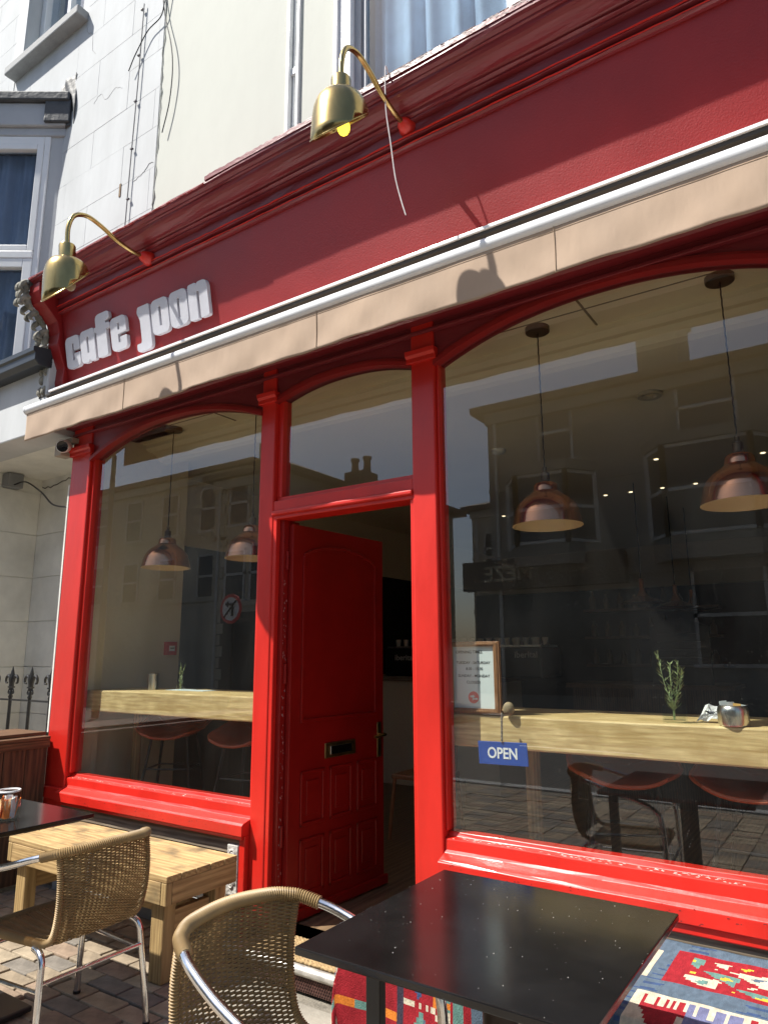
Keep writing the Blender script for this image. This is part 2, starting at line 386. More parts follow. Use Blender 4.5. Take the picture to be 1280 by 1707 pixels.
# ------------------------------------------------------------------ cafe building (upper wall, interior shell)
cb = thing('cafe_building', 'two tone rendered terrace building with a red cafe front at street level', 'building', (-1.5, .3, 0))
g = G()                       # upper wall with openings: cream part
def wallseg(g, x0, x1, z0, z1, y0=.05, y1=.45): g.box(x0, x1, y0, y1, z0, z1)
wallseg(g, -3.905, -2.62, 3.3, 8.0)
wallseg(g, -2.615+.10, -2.215, 3.3, 8.0)
wallseg(g, -1.02, 6.0, 3.3, 8.0)
wallseg(g, -2.62, -2.515, 6.6, 8); wallseg(g, -2.215, -1.02, 6.6, 8); wallseg(g, -2.215, -1.02, 3.3, 4.05); wallseg(g, -2.62, -2.515, 3.3, 4.05)
g.build('upper_wall', CREAM, cb)
g = G(); g.box(.26, 6, .0, .45, -.1, 3.3); g.build('side_wall', CREAM, cb)
# plaster ridge where the two renders meet
g = G(); pts = []
for i in range(60):
    z = 4.0+i*4/59; pts.append((-3.905+rnd.uniform(-.012, .012), .045, z))
g.tube(pts, [rnd.uniform(.001, .005) for _ in pts], 6); g.build('render_seam', CREAM, cb)
# narrow window
w1 = G(); w1.box(-2.62, -2.595, .03, .12, 4.05, 6.6); w1.box(-2.535, -2.515, .03, .12, 4.05, 6.6); w1.box(-2.585, -2.575, .06, .12, 4.05, 6.6)
w1.box(-2.595, -2.535, .05, .12, 5.0, 5.05)
wo1 = w1.build('window', UPVC, cb, bevel=.003)
G().box(-2.59, -2.53, .10, .106, 4.05, 6.6).build('pane', GLASSU, wo1)
G().box(-2.6, -2.52, .25, .26, 4.05, 6.6).build('blind', BAND, wo1)
# large window with curtain
g = G()
for a, b in ((-2.215, -2.10), (-1.12, -1.02)): g.box(a, b, .02, .12, 4.05, 6.6)
g.box(-2.10, -1.12, .03, .12, 6.5, 6.6); g.box(-2.10, -1.12, .03, .12, 4.05, 4.13)
g.box(-2.215, -2.185, -.0, .03, 4.05, 6.6)
wo2 = g.build('window', UPVC, cb, bevel=.006)
g = G(); g.box(-2.10, -2.06, .06, .12, 4.13, 6.5); g.box(-2.055, -2.03, .08, .12, 4.13, 6.5); g.build('sash', BAND, wo2, bevel=.004)
G().box(-2.03, -1.12, .10, .106, 4.13, 6.5).build('pane', GLASSU, wo2)
def curtain(x0, x1, y, z0, z1, amp=.025, n=9, ph=0):
    return G().grid(lambda u, v: (x0+(x1-x0)*u, y+amp*math.sin(u*n*2*math.pi+ph+.6*math.sin(v*3))*(1-.3*v)+.01*math.sin(u*57), z0+(z1-z0)*v), 120, 8)
curtain(-2.05, -1.10, .19, 4.1, 6.5, .03, 6).build('curtain', BLUEC, wo2, solid=.003)
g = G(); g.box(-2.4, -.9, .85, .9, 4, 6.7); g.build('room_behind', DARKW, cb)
# interior shell
CZ = 3.0
G().box(-4.6, .45, .05, .75, CZ, CZ+.12).build('front_ceiling', CEIL, cb)
G().box(-4.9, .45, .75, 9, CZ-.035, CZ+.12).build('main_ceiling', CEIL, cb)
g = G(); g.ext([(.52, CZ-.001), (.52, CZ-.03), (.56, CZ-.05), (.60, CZ-.05), (.66, CZ-.1), (.70, CZ-.11), (.745, CZ-.11), (.745, CZ-.001)], -4.45, .4)
g.build('ceiling_moulding', CEIL, cb)
g = G(); g.box(-4.6, .4, .30, .305, CZ-.004, CZ+.002); g.box(-.925, -.915, .12, .5, CZ-.004, CZ+.002); g.box(-3.45, -3.44, .12, .5, CZ-.004, CZ+.002)
g.build('ceiling_board_joint', mat('joint_shadow', (.22, .18, .12), .9), cb)
g = G(); g.box(-4.6, -4.45, .06, .95, 0, CZ); g.box(-4.9, -4.6, .85, .95, 0, CZ); g.build('left_wall', INW, cb)
g = G(); g.box(-4.45, -4.38, .07, .24, 0, CZ); g.build('wall_return', INW, cb)
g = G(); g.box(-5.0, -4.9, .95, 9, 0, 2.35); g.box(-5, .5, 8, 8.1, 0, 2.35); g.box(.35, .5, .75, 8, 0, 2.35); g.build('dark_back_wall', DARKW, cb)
g = G(); g.box(-5.0, -4.9, .95, 9, 2.35, CZ); g.box(-5, .5, 8, 8.1, 2.35, CZ); g.box(.35, .5, .06, 8, 2.35, CZ); g.box(.35, .5, .06, .75, 0, 2.35); g.build('pale_upper_wall', INW, cb)
G().box(-5, .5, .0, 9, -.02, .085).build('interior_floor', FLOORI, cb)
for (x, y) in ((-2.0, 4.2), (-1.75, 4.2), (-1.45, 4.2), (-1.15, 4.2), (-1.25, 3.1), (-.5, 3.4), (-3.3, 4.6), (-2.75, 4.6)):
    G().lathe([(.018, 0), (.018, -.004), (.001, -.004)], (x, y, CZ-.036), 16).build('downlight', emis('downlight_glow', (1, .85, .6), 1.3), cb)
g = G(); g.lathe([(.045, 0), (.045, -.02), (.07, -.022), (.075, -.012), (.075, 0)], (-.92, 1.53, CZ-.036), 24); g.build('recessed_light', mat('spot_rim', (.45, .40, .3), .4), cb)

# ------------------------------------------------------------------ shopfront
sf = thing('shopfront', 'bright red timber cafe shopfront with arched windows under a tilted fascia', 'shopfront', (-1.5, 0, 0))
def pil(x0, x1, z0, cap=True, top=3.05):
    g = G(); g.box(x0, x1, 0, .10, z0, top); p = g.build('pilaster', RED, sf, bevel=.006)
    if cap:
        g = G(); g.ext([(.02, 2.80), (-.018, 2.80), (-.018, 2.825), (-.03, 2.835), (-.034, 2.86), (.02, 2.86)], x0-.018, x1+.018)
        g.build('capital', RED, p, bevel=.003)
    return p
pil(-4.575, -4.352, 0); pil(-2.702, -2.60, 0); pil(-1.70, -1.572, 0); pil(.03, .26, 0)
# white edge board on the outer side
G().box(-4.592, -4.576, -.002, .10, .9, 2.6).build('edge_board', WHITED, sf)
# inner faces beside the glass
for a, b in ((-4.352, -4.325), (-2.728, -2.702), (-1.572, -1.560), (.005, .03)):
    G().box(a, b, .022, .10, .66, 3.0).build('window_stile', RED, sf, bevel=.004)
# door frame
g = G(); g.box(-2.60, -2.575, .006, .12, .07, 2.16); g.build('door_frame_edge', RED, sf, bevel=.003)
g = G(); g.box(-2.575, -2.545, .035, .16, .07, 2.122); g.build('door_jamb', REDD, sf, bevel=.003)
g = G(); g.box(-1.72, -1.70, .01, .16, .07, 2.122); g.build('door_jamb', RED, sf, bevel=.003)
g = G(); g.box(-2.60, -1.70, .004, .12, 2.122, 2.225); g.ext([(.004, 2.14), (-.012, 2.145), (-.012, 2.165), (.004, 2.172)], -2.60, -1.70)
g.build('transom_bar', RED, sf, bevel=.005)
g = G(); g.box(-2.60, -1.70, .03, .10, 2.225, 2.25); g.box(-2.60, -2.565, .03, .10, 2.25, 3.0); g.box(-1.715, -1.70, .03, .10, 2.25, 3.0); g.build('transom_window_frame', RED, sf, bevel=.004)
# arched heads
def arch(x0, x1, zs, za, f=1.0):
    def z(x):
        t = (x-(x0+x1)/2)/((x1-x0)/2); return zs+(za-zs)*(1-abs(t)**2.2)*f
    n = 36; pts = [(x0+(x1-x0)*i/n, z(x0+(x1-x0)*i/n)) for i in range(n+1)]
    g = G(); g.strip([(x, a, 3.12) for x, a in pts], .012, .09); g.build('arched_head_board', REDC, sf)
    g = G(); g.strip([(x, a-.006, a+.016) for x, a in pts], -.008, .035); g.strip([(x, a+.017, a+.030) for x, a in pts], .0, .03)
    g.build('arch_moulding', REDF, sf)
arch(-4.352, -2.702, 2.745, 2.905); arch(-2.60, -1.70, 2.80, 2.872); arch(-1.572, .03, 2.775, 2.94)
g = G(); g.ext([(.02, 3.0), (-.05, 3.0), (-.062, 3.012), (-.062, 3.03), (-.04, 3.045), (-.04, 3.22), (.02, 3.22)], -4.6, .3)
g.ext([(.012, 2.945), (-.012, 2.95), (-.012, 2.965), (.012, 2.972)], -4.575, .28); g.build('architrave', REDC, sf, bevel=.003)
# glass
G().box(-4.328, -2.726, .050, .056, .655, 2.93).build('window_pane', GLASS, sf)
G().box(-1.562, .008, .050, .056, .655, 2.96).build('window_pane', GLASS, sf)
G().box(-2.568, -1.713, .060, .066, 2.248, 2.9).build('transom_pane', GLASS, sf)
# sills
def sill(x0, x1, bot=.48):
    g = G()
    g.ext([(.10, .50), (.10, .655), (.052, .655), (.044, .636), (.014, .631), (.011, .588), (.004, .576), (-.044, .561), (-.055, .552), (-.055, .50)], x0, x1, n=12)
    q = random.Random(3)
    g.v = [(a, b+q.uniform(-.0012, .0012), c+q.uniform(-.0015, .0015)) for a, b, c in g.v]
    g.build('sill', RED, sf, bevel=.003)
    g = G(); g.box(x0+.01, x1-.01, -.044, .08, bot, .4995); g.build('sill_apron', RED, sf, bevel=.004)
sill(-4.352, -2.702); sill(-1.572, .03, .465)
g = G(); g.box(-4.60, -4.352, -.03, .08, .50, .57); g.build('sill_return', RED, sf, bevel=.004)


g = G(); q = random.Random(21)      # flaked paint along the putty line
for i in range(230):
    x = q.uniform(-1.55, .0) if i % 3 else q.uniform(-4.32, -2.74); w = q.uniform(.003, .016); y = q.uniform(.016, .043); z = .6312+(y-.014)*.167+.0006
    g.add([(x, y, z), (x+w, y+q.uniform(-.002, .002), z), (x+w*.7, y+.004, z+.0008), (x+w*.1, y+.003, z+.0008)], [(0, 1, 2, 3)])
setp(g.build('putty_flakes', mat('pale_putty', (.55, .42, .38), .8, var=.3, scale=50), sf), kind='stuff')
g = G()
for i in range(90):
    x = q.uniform(-1.57, .0) if i % 3 else q.uniform(-4.33, -2.72); w = q.uniform(.003, .012); z = q.uniform(.5, .552)
    g.add([(x, -.0556, z), (x+w, -.0556, z+.001), (x+w*.8, -.0556, z+q.uniform(.002, .005)), (x+w*.2, -.0556, z+.003)], [(0, 1, 2, 3)])
setp(g.build('sill_chips', mat('dark_undercoat', (.16, .02, .02), .8), sf), kind='stuff')
# stall riser under left window
g = G(); g.box(-4.35, -2.72, -.012, .07, .40, .478); g.build('riser_rail', OLDW, sf, bevel=.004)
g = G(); g.box(-4.35, -2.72, .02, .07, .14, .40); g.build('riser_panel', mat('dark_weathered_panel', (.06, .05, .042), .85, var=.35, scale=6, bump=.5), sf)
for x in (-3.95, -3.4, -2.86):
    G().box(x, x+.05, -.006, .03, .14, .40).build('riser_stile', OLDW, sf, bevel=.003)
G().box(-4.35, -2.72, -.03, .07, -.02, .135).build('stone_plinth', STONE, sf, bevel=.008)
g = G(); g.box(-2.82, -2.745, -.035, .02, .06, .45); k = G()
cv = g.build('carved_bracket', mat('grey_white_old_paint', (.50, .48, .44), .7, var=.3, scale=20, bump=.6, bscale=60), sf, bevel=.004)
for z in (.40, .27, .14):
    pts = [(-2.783+.022*math.cos(t)*(1-t/14), -.037, z+.03*math.sin(t)*(1-t/14)) for t in [i*.4 for i in range(30)]]
    G().tube(pts, .005, 6).build('carved_scroll', MT['grey_white_old_paint'], cv)
G().box(-2.742, -2.702, -.03, .08, -.02, .50).build('riser_end', RED, sf, bevel=.004)
# riser right
G().box(-1.572, .03, -.02, .07, -.02, .463).build('riser_panel', MT['dark_weathered_panel'], sf)
G().box(-1.572, .03, -.03, .0, .40, .463).build('riser_rail', OLDW, sf, bevel=.004)
# fascia
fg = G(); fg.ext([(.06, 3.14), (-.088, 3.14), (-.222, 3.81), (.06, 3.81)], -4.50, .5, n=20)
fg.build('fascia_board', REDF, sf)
cp = [(.06, 3.80), (-.235, 3.80), (-.247, 3.806), (-.247, 3.818), (-.234, 3.824), (-.234, 3.832), (-.258, 3.838), (-.262, 3.852), (-.250, 3.862),
      (-.252, 3.905), (-.275, 3.910), (-.275, 3.922), (-.292, 3.927), (-.292, 3.940)]
for i in range(7):
    t = i/6*math.pi/2; cp.append((-.300-.085*math.sin(t), 3.945+.045*(1-math.cos(t))))
cp += [(-.395, 3.992), (-.40, 4.000), (-.418, 4.004), (-.425, 4.018), (-.425, 4.032), (.06, 4.06)]
cg = G(); cg.ext(cp, -4.615, .5, n=30); q = random.Random(9)
cg.v = [(a, b+q.uniform(-.0022, .0022), c+q.uniform(-.0022, .0022)) for a, b, c in cg.v]
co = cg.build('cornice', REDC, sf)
# raised capping board from the middle on, paint flaking off its edge
g = G(); n = 160; prof = []
for i in range(n+1):
    x = -2.79+(3.3)*i/n; prof.append((x, 4.034+.0, 4.062+rnd.uniform(-.006, .004)))
g.strip(prof, -.43, -.30); g.build('capping_board', REDC, co)
g = G()
for i in range(240):
    x = rnd.uniform(-2.0, .4); z = 4.036+rnd.random()*.024; w = rnd.uniform(.004, .022)
    g.add([(x, -.4315, z), (x+w, -.4315, z+rnd.uniform(-.003, .003)), (x+w*.8, -.4325, z+.005), (x+w*.1, -.4325, z+.004)], [(0, 1, 2, 3)])
    g.add([(x, -.432, 4.0625), (x+w, -.432, 4.0625), (x+w, -.41, 4.065), (x, -.41, 4.065)], [(0, 1, 2, 3)])
o = g.build('flaked_paint', mat('bare_primer', (.62, .55, .52), .8, var=.2, scale=50), co); setp(o, kind='stuff')
g = G(); pts = [(-4.6+i*.06, -.4265+rnd.uniform(-.002, .002), 4.019+rnd.uniform(-.003, .003)) for i in range(31)]
g.tube(pts, [.004+rnd.uniform(0, .003) for _ in pts], 5); g.build('paint_bead', CHIP, co)
g = G()
for z0, y0 in ((3.812, -.2475), (3.845, -.263)):
    pts = [(-4.5+i*.05, y0+rnd.uniform(-.001, .001), z0+rnd.uniform(-.0025, .0025)) for i in range(100)]
    g.tube(pts, [.0028+rnd.uniform(0, .002) for _ in pts], 5)
g.build('bead_moulding', RED, co)
# console at the left end
cs_prof = [(.05, 3.16), (-.10, 3.16), (-.15, 3.22), (-.17, 3.32), (-.165, 3.42), (-.20, 3.50), (-.23, 3.58), (-.225, 3.66), (-.25, 3.74), (-.31, 3.80), (-.37, 3.85), (-.40, 3.92), (-.40, 3.985), (.05, 3.985)]
g = G(); g.ext(cs_prof, -4.635, -4.505); cons = g.build('console', REDF, sf, bevel=.006)
PLAS = mat('weathered_plaster', (.30, .285, .235), .85, var=.45, scale=14, bump=.8, bscale=35, col2=(.12, .12, .10), contrast=(.38, .6))
g = G(); q = random.Random(4)
spine = bez([(-4.645, p[0]-.020, p[1]) for p in cs_prof[1:-1]][::1], 6)
g.tube(spine, [.015+.010*abs(math.sin(i*.31))+q.uniform(-.004, .004) for i in range(len(spine))], 9)
for zc, yc, r in ((3.89, -.405, .060), (3.50, -.215, .050)):
    pts = [(-4.655+.001*i, yc-.01+r*(1-i/36)*math.cos(i*.42), zc+r*(1-i/36)*math.sin(i*.42)) for i in range(30)]
    g.tube(pts, [.016*(1-i/44) for i in range(30)], 7)
for k in range(15):          # overlapping leaf lobes curling outwards
    f = k/14; p = spine[int(f*(len(spine)-1))]; w = q.uniform(.7, 1.2)
    for dx in ((-.02,) if k % 2 else (-.03, .02)):
        pts = bez([p+Vector((dx, .02, .035)), p+Vector((dx-.012, -.018*w, .018)), p+Vector((dx-.02, -.040*w, -.012)), p+Vector((dx-.012, -.045*w, -.038)), p+Vector((dx-.004, -.028*w, -.046))], 4)
        n_ = len(pts)-1; g.tube(pts, [.005+.015*math.sin(math.pi*(i/n_)**.7) for i in range(n_+1)], 7)
g.build('acanthus_carving', PLAS, cons)
g = G(); g.box(-4.69, -4.60, -.43, -.10, 3.99, 4.02); g.build('lead_cap', LEAD, cons, bevel=.004)
g = G(); g.box(-4.66, -4.56, -.08, .04, 3.05, 3.26); g.build('lead_apron', LEAD, cons, bevel=.004)
# threshold
g = G(); g.box(-2.60, -1.70, -.02, .16, .0, .085); g.build('threshold', OLDW, sf, bevel=.006)

# door leaf, opened inwards
dr = G(); HX = -2.542; a_ = R(3)
def DP(s, t, z): return (HX+s*math.sin(a_)-t*math.cos(a_)*0+ t, .075+s*math.cos(a_), z)     # s along leaf, t thickness (towards +x)
def dbox(g, s0, s1, t0, t1, z0, z1):
    vs = [DP(s, t, z) for z in (z0, z1) for t in (t0, t1) for s in (s0, s1)]
    g.add(vs, [(0, 1, 3, 2), (4, 6, 7, 5), (0, 4, 5, 1), (2, 3, 7, 6), (0, 2, 6, 4), (1, 5, 7, 3)])
DW = .80
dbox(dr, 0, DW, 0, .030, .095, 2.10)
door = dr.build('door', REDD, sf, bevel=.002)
cols = [(0, .07), (.255, .295), (.48, .52), (.72, DW)]
cols = [(0, .085), (.27, .315), (.50, .545), (.73, DW)]
for i, (a, b) in enumerate(((.085, .27), (.315, .50), (.545, .73))):
    for (z0, z1) in ((.20, .47), (.53, .80)):
        g = G(); w = .018
        for (p, q_) in (((a, z0), (a+w, z1)), ((b-w, z0), (b, z1)), ((a, z0), (b, z0+w)), ((a, z1-w), (b, z1))):
            dbox(g, p[0], q_[0], .030, .040, p[1], q_[1])
        dbox(g, a+.045, b-.045, .030, .037, z0+.05, z1-.05)
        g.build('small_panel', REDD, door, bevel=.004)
g = G()
dbox(g, .075, .093, .030, .041, 1.06, 1.93); dbox(g, .707, .725, .030, .041, 1.06, 1.93); dbox(g, .075, .725, .030, .041, 1.045, 1.063)
for i in range(20):
    u0_, u1_ = i/20, (i+1)/20; f = lambda u: 1.925+.07*math.sin(math.pi*u)**.7 if 0 < u < 1 else 1.925
    s0, s1 = .08+.64*u0_, .08+.64*u1_; z0_, z1_ = f(u0_), f(u1_)
    vs = [DP(s0, .03, z0_), DP(s1, .03, z1_), DP(s1, .03, z1_+.018), DP(s0, .03, z0_+.018), DP(s0, .041, z0_), DP(s1, .041, z1_), DP(s1, .041, z1_+.018), DP(s0, .041, z0_+.018)]
    g.add(vs, [(4, 5, 6, 7), (0, 4, 7, 3), (1, 2, 6, 5), (3, 7, 6, 2), (0, 1, 5, 4)])
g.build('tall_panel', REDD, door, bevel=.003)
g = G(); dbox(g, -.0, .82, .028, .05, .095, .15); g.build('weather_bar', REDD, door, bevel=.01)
g = G(); dbox(g, .27, .53, .030, .038, .845, .925); lb = g.build('letterbox', mat('tarnished_brass', (.35, .27, .12), .4, metal=1, var=.3, scale=10), door, bevel=.004)
g = G(); dbox(g, .31, .49, .038, .043, .862, .908); g.build('letter_flap', CHROME, lb, bevel=.003)
g = G(); dbox(g, .735, .775, .03, .036, .80, 1.0); hd = g.build('door_handle', MT['tarnished_brass'], door, bevel=.003)
g = G(); g.tube([DP(.755, .03, .93), DP(.755, .08, .93)], .009, 10); g.tube([DP(.755, .08, .93), DP(.70, .085, .928), DP(.645, .08, .925)], .009, 10); g.build('lever', BRASS, hd)
for z in (.45, 1.25, 1.85):
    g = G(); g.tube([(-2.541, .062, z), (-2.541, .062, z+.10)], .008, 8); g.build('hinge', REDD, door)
g = G(); q = random.Random(12)
for i in range(70):
    z = .2+q.random()**.8*1.6; x = -2.5445+q.uniform(0, .0005); y = .055+q.uniform(-.012, .012)
    h = q.uniform(.003, .014); g.add([(-2.5442, y, z), (-2.5442, y+.003, z+.002), (-2.5442, y+.002, z+h), (-2.5442, y-.001, z+h*.8)], [(0, 1, 2, 3)])
o = g.build('paint_chip', mat('old_white_paint', (.5, .42, .40), .8), door); setp(o, kind='stuff')

# ------------------------------------------------------------------ step in front of the door
stp = thing('door_step', 'low doorstep with metal nosing bar and perforated riser at the open door', 'step', (-2.1, -.1, 0))
G().box(-2.58, -1.62, -.225, -.0, 0, .085).build('tread', STONE, stp, bevel=.004)
G().tube([(-2.60, -.232, .082), (-1.60, -.232, .082)], .021, 16).build('nosing_bar', mat('worn_pale_metal', (.62, .60, .55), .4, metal=.6, var=.3, scale=14, bump=.2), stp)
g = G()
for i in range(110):
    x = -2.58+i*.0125
    g.bar((x, -.2335, .003), (x-.03, -.2335, .06), .0022, .0022); g.bar((x-.03, -.2345, .003), (x, -.2345, .06), .0022, .0022)
o = g.build('mesh_riser', mat('rusty_mesh', (.22, .11, .09), .6, metal=.4, var=.3, scale=40), stp); setp(o, kind='stuff')
G().box(-2.60, -1.25, -.2312, -.228, .0, .062).build('riser_back', DARKW, stp)
g = G(); q = random.Random(2); g.grid(lambda u, v: (-2.52+.82*u, -.205+.195*v, .100+.004*math.sin(u*231)*math.sin(v*71)+q.uniform(-.002, .002)), 120, 40)
mt_ = setp(g.build('coir_doormat', COIR, solid=.012), 'sandy coir mat lying on the step before the open red door', 'doormat')

# ------------------------------------------------------------------ lettering sign
def rpoly(pts, n=6):
    out = []; N = len(pts)
    for i, (x, y, r) in enumerate(pts):
        p = Vector((x, y)); a = Vector(pts[i-1][:2]); b = Vector(pts[(i+1) % N][:2])
        if r <= 0: out.append(p); continue
        da = (a-p); db = (b-p); ra = min(r, da.length*.49); rb = min(r, db.length*.49)
        A = p+da.normalized()*ra; B = p+db.normalized()*rb
        for k in range(n+1):
            t = k/n; out.append(A*(1-t)**2+p*2*t*(1-t)+B*t*t)
    return out
def rect(x0, y0, x1, y1, r): return [(x0, y0, r), (x1, y0, r), (x1, y1, r), (x0, y1, r)]
LW = .80; s_ = .045
LET = {
 'c': (LW, [[(0, 0, .2), (LW, 0, .2), (LW, .44, .03), (.47, .44, .0), (.47, .24, .02), (.36, .24, .02), (.36, .78, .02), (.47, .78, .02), (.47, .545, 0), (LW, .545, .03), (LW, 1, .2), (0, 1, .2)]]),
 'a': (LW, [[(0, 0, .2), (.38, 0, .04), (.45, .10, .03), (.52, 0, .04), (LW, 0, .08), (LW, 1, .12), (0, 1, .2)], rect(.35, .28, .46, .80, .03)]),
 'f': (.84, [[(.12, 0, .08), (.66, 0, .08), (.66, .80, .02), (.86, .80, .06), (.86, .97, .06), (.66, .97, .02), (.62, 1.04, .03), (.86, 1.10, .06), (.86, 1.32, .16), (.12, 1.32, .22), (.12, .95, .02), (.02, .95, .03), (.02, .80, .03), (.12, .80, .02)]]),
 'e': (LW, [[(0, 0, .2), (LW, 0, .2), (LW, .38, .05), (.47, .38, .03), (.47, .22, .02), (.36, .22, .02), (.36, .48, .02), (LW, .50, .05), (LW, 1, .2), (0, 1, .2)], rect(.36, .60, .47, .82, .03)]),
 'j': (.62, [[(.06, 1, .06), (.60, 1, .06), (.60, -.30, .2), (-.12, -.30, .18), (-.12, -.06, .05), (.10, -.06, .05), (.13, .02, .03), (.13, .6, .03), (.0, .85, .05)]]),
 'o': (LW, [rect(0, 0, LW, 1, .22), rect(.35, .22, .46, .80, .03)]),
 'n': (LW+.03, [[(0, 0, .08), (.36, 0, .04), (.36, .76, .01), (.47, .76, .01), (.47, 0, .04), (LW+.03, 0, .08), (LW+.03, 1, .22), (.42, 1, .10), (.38, .93, .03), (.34, 1, .05), (0, 1, .1)]]),
}
sg = thing('lettering_sign', 'chunky white cut out letters reading cafe joon on the red fascia', 'sign', (-3.7, -.17, 3.4))
tU = Vector((0, -.196, .981)); nF = Vector((0, -.981, -.196)); FB = Vector((0, -.122, 3.31))
XH = .222; h0 = .083     # baseline height above FB along the plane
def letter(ch, x, wsc, yoff=0):
    w, loops = LET[ch]
    cu = bpy.data.curves.new('l', 'CURVE'); cu.dimensions = '2D'; cu.fill_mode = 'BOTH'; cu.extrude = .012; cu.bevel_depth = .0008
    for lp in loops:
        P = rpoly(lp); sp = cu.splines.new('POLY'); sp.points.add(len(P)-1)
        for i, p in enumerate(P): sp.points[i].co = (p.x*wsc, (p.y)*XH, 0, 1)
        sp.use_cyclic_u = True
    t = bpy.data.objects.new('l', cu); COL.objects.link(t); dg = bpy.context.evaluated_depsgraph_get()
    me = bpy.data.meshes.new_from_object(t.evaluated_get(dg)); bpy.data.objects.remove(t)
    M = Matrix.Identity(4); M.col[0] = (1, 0, 0, 0); M.col[1] = (*tU, 0); M.col[2] = (*nF, 0)
    M.col[3] = (*(FB+Vector((x, 0, 0))+tU*(h0+yoff)+nF*.014-origin(sg)), 1)
    me.transform(M); me.materials.clear(); me.materials.append(CLOTHU)
    o = bpy.data.objects.new('letter', me); COL.objects.link(o); o.parent = sg
x = -4.455; ws = .203
for ch, dx in zip('cafe', (.174, .164, .180, .2)):
    letter(ch, x, ws); x += dx
x = -3.655
for ch, dx in zip('joon', (.140, .175, .175, .19)):
    letter(ch, x, ws); x += dx

# ------------------------------------------------------------------ awning
aw = thing('awning', 'rolled in beige awning with white front bar and hanging valance over the windows', 'awning', (-2.2, -.2, 3.1))
g = G(); g.ext([(-.05, 3.10), (-.15, 3.092), (-.165, 3.115), (-.160, 3.135), (-.182, 3.145), (-.176, 3.165), (-.200, 3.178), (-.194, 3.195), (-.222, 3.205), (-.224, 3.2215), (-.05, 3.235)], -4.70, .5)
g.build('cassette', ALU, aw, bevel=.002)
g = G(); g.ext([(-.05, 3.236), (-.226, 3.2225), (-.233, 3.222), (-.233, 3.238), (-.226, 3.242), (-.05, 3.252)], -4.56, .5); g.build('cassette_lip', TUBE, aw, bevel=.002)
g = G(); g.tube([(-4.61, -.33, 3.068), (.5, -.33, 3.068)], .034, 24); g.build('front_bar', TUBE, aw)
g = G(); g.box(-4.60, .5, -.345, -.15, 3.088, 3.0895); g.build('awning_cloth', CLOTH, aw)
g = G(); g.tube([(-4.62, -.33, 3.068), (-4.608, -.33, 3.068)], .036, 24); g.build('end_cap', UPVC, aw)
for x in (-4.3, -2.9, -1.3, -.1): G().box(x-.03, x+.03, -.32, -.15, 3.085, 3.10).build('folding_arm_bracket', ALU, aw)
def val(u, v):
    x = -4.60+5.1*u; z = 3.045-.205*v
    w = math.sin(x*5.3+1)*.5+math.sin(x*11.7)*.3+math.sin(x*23+2)*.15
    if v > .95: z += .001*math.sin(x*17)+.0015*math.sin(x*6.3)
    return (x, -.345+.008*w*v+.0035*math.sin(x*13+v*4+2*math.sin(x*3.1))*v+.002*math.sin(x*31+3*math.sin(x*2.3)-v*5)*v, z+.003*w*(1-v))
g = G(); g.grid(val, 420, 14); g.build('valance', CLOTH, aw, solid=.003)
g = G()
for xs in (-3.52, -2.02, -.82):
    g.tube([( xs, val((xs+4.6)/5.1, v)[1]-.0035, 3.045-.205*v) for v in [i/14 for i in range(15)]], .0018, 4)
g.tube([(-4.6+5.1*i/200, val(i/200, .12)[1]-.002, 3.045-.205*.12) for i in range(201)], .0012, 4)
g.build('seam', mat('seam_thread', (.38, .28, .19), .9), aw)

# ------------------------------------------------------------------ brass swan-neck lamps
def lamp(label):
    t = thing('wall_lamp', label, 'lamp', (0, 0, 0), 'brass swan neck lamps on the cornice')
    # local: rose centre at origin; arm in yz plane
    g = G(); g.lathe([(.045, .03), (.045, .006), (.036, -.012), (.032, -.03), (.02, -.045), (.012, -.05)], (0, 0, 0), 24, 'y', capb=True); g.build('rose', RED, t, local=True)
    arm = bez([(0, -.03, .0), (0, -.10, .0), (0, -.21, .025), (0, -.31, .068), (0, -.40, .088), (0, -.475, .055), (0, -.51, -.03), (0, -.515, -.14)], 10)
    G().tube(arm, .0125, 14).build('arm', BRASS, t, local=True)
    g = G(); g.lathe([(.012, .0), (.040, -.003), (.043, -.01), (.043, -.085), (.036, -.09)], (0, -.515, -.13), 28, capb=True); g.build('neck', BRASS, t, local=True)
    import bmesh
    g = G(); prof = [(.036, -.185), (.064, -.190), (.088, -.205), (.104, -.228), (.114, -.26), (.119, -.30), (.121, -.34), (.124, -.40), (.125, -.50)]
    g.lathe(prof, (0, -.515, -.03), 56); o = g.build('shade', [BRASS, BRASSI], t, local=True)
    bm = bmesh.new(); bm.from_mesh(o.data)
    no = Vector((0, .70, -.71)).normalized(); co_ = Vector((0, -.515, -.365))
    bmesh.ops.bisect_plane(bm, geom=bm.verts[:]+bm.edges[:]+bm.faces[:], plane_co=co_, plane_no=no, clear_outer=True, clear_inner=False)
    ed = [e for e in bm.edges if e.is_boundary and (e.verts[0].co-co_).dot(no) > -1e-3]
    bm.to_mesh(o.data)
    loop = []
    vs = {v for e in ed for v in e.verts}; vs = sorted(vs, key=lambda v: math.atan2(v.co.x, (v.co-co_).dot(Vector((0, .71, .70)))))
    loop = [v.co.copy() for v in vs]; bm.free()
    q = o.modifiers.new('s', 'SOLIDIFY'); q.thickness = .003; q.offset = 1
    if len(loop) > 4: G().tube(loop, .0035, 6, closed=True).build('rim', BRASS, o, local=True)
    g = G(); g.ball((0, -.495, -.352), .027, .027, .036); g.build('bulb', mat('unlit_bulb', (.30, .26, .16), .3), t, local=True)
    G().tube([(0, -.512, -.21), (0, -.50, -.33)], .014, 10).build('bulb_holder', UPVC, t, local=True)
    return t
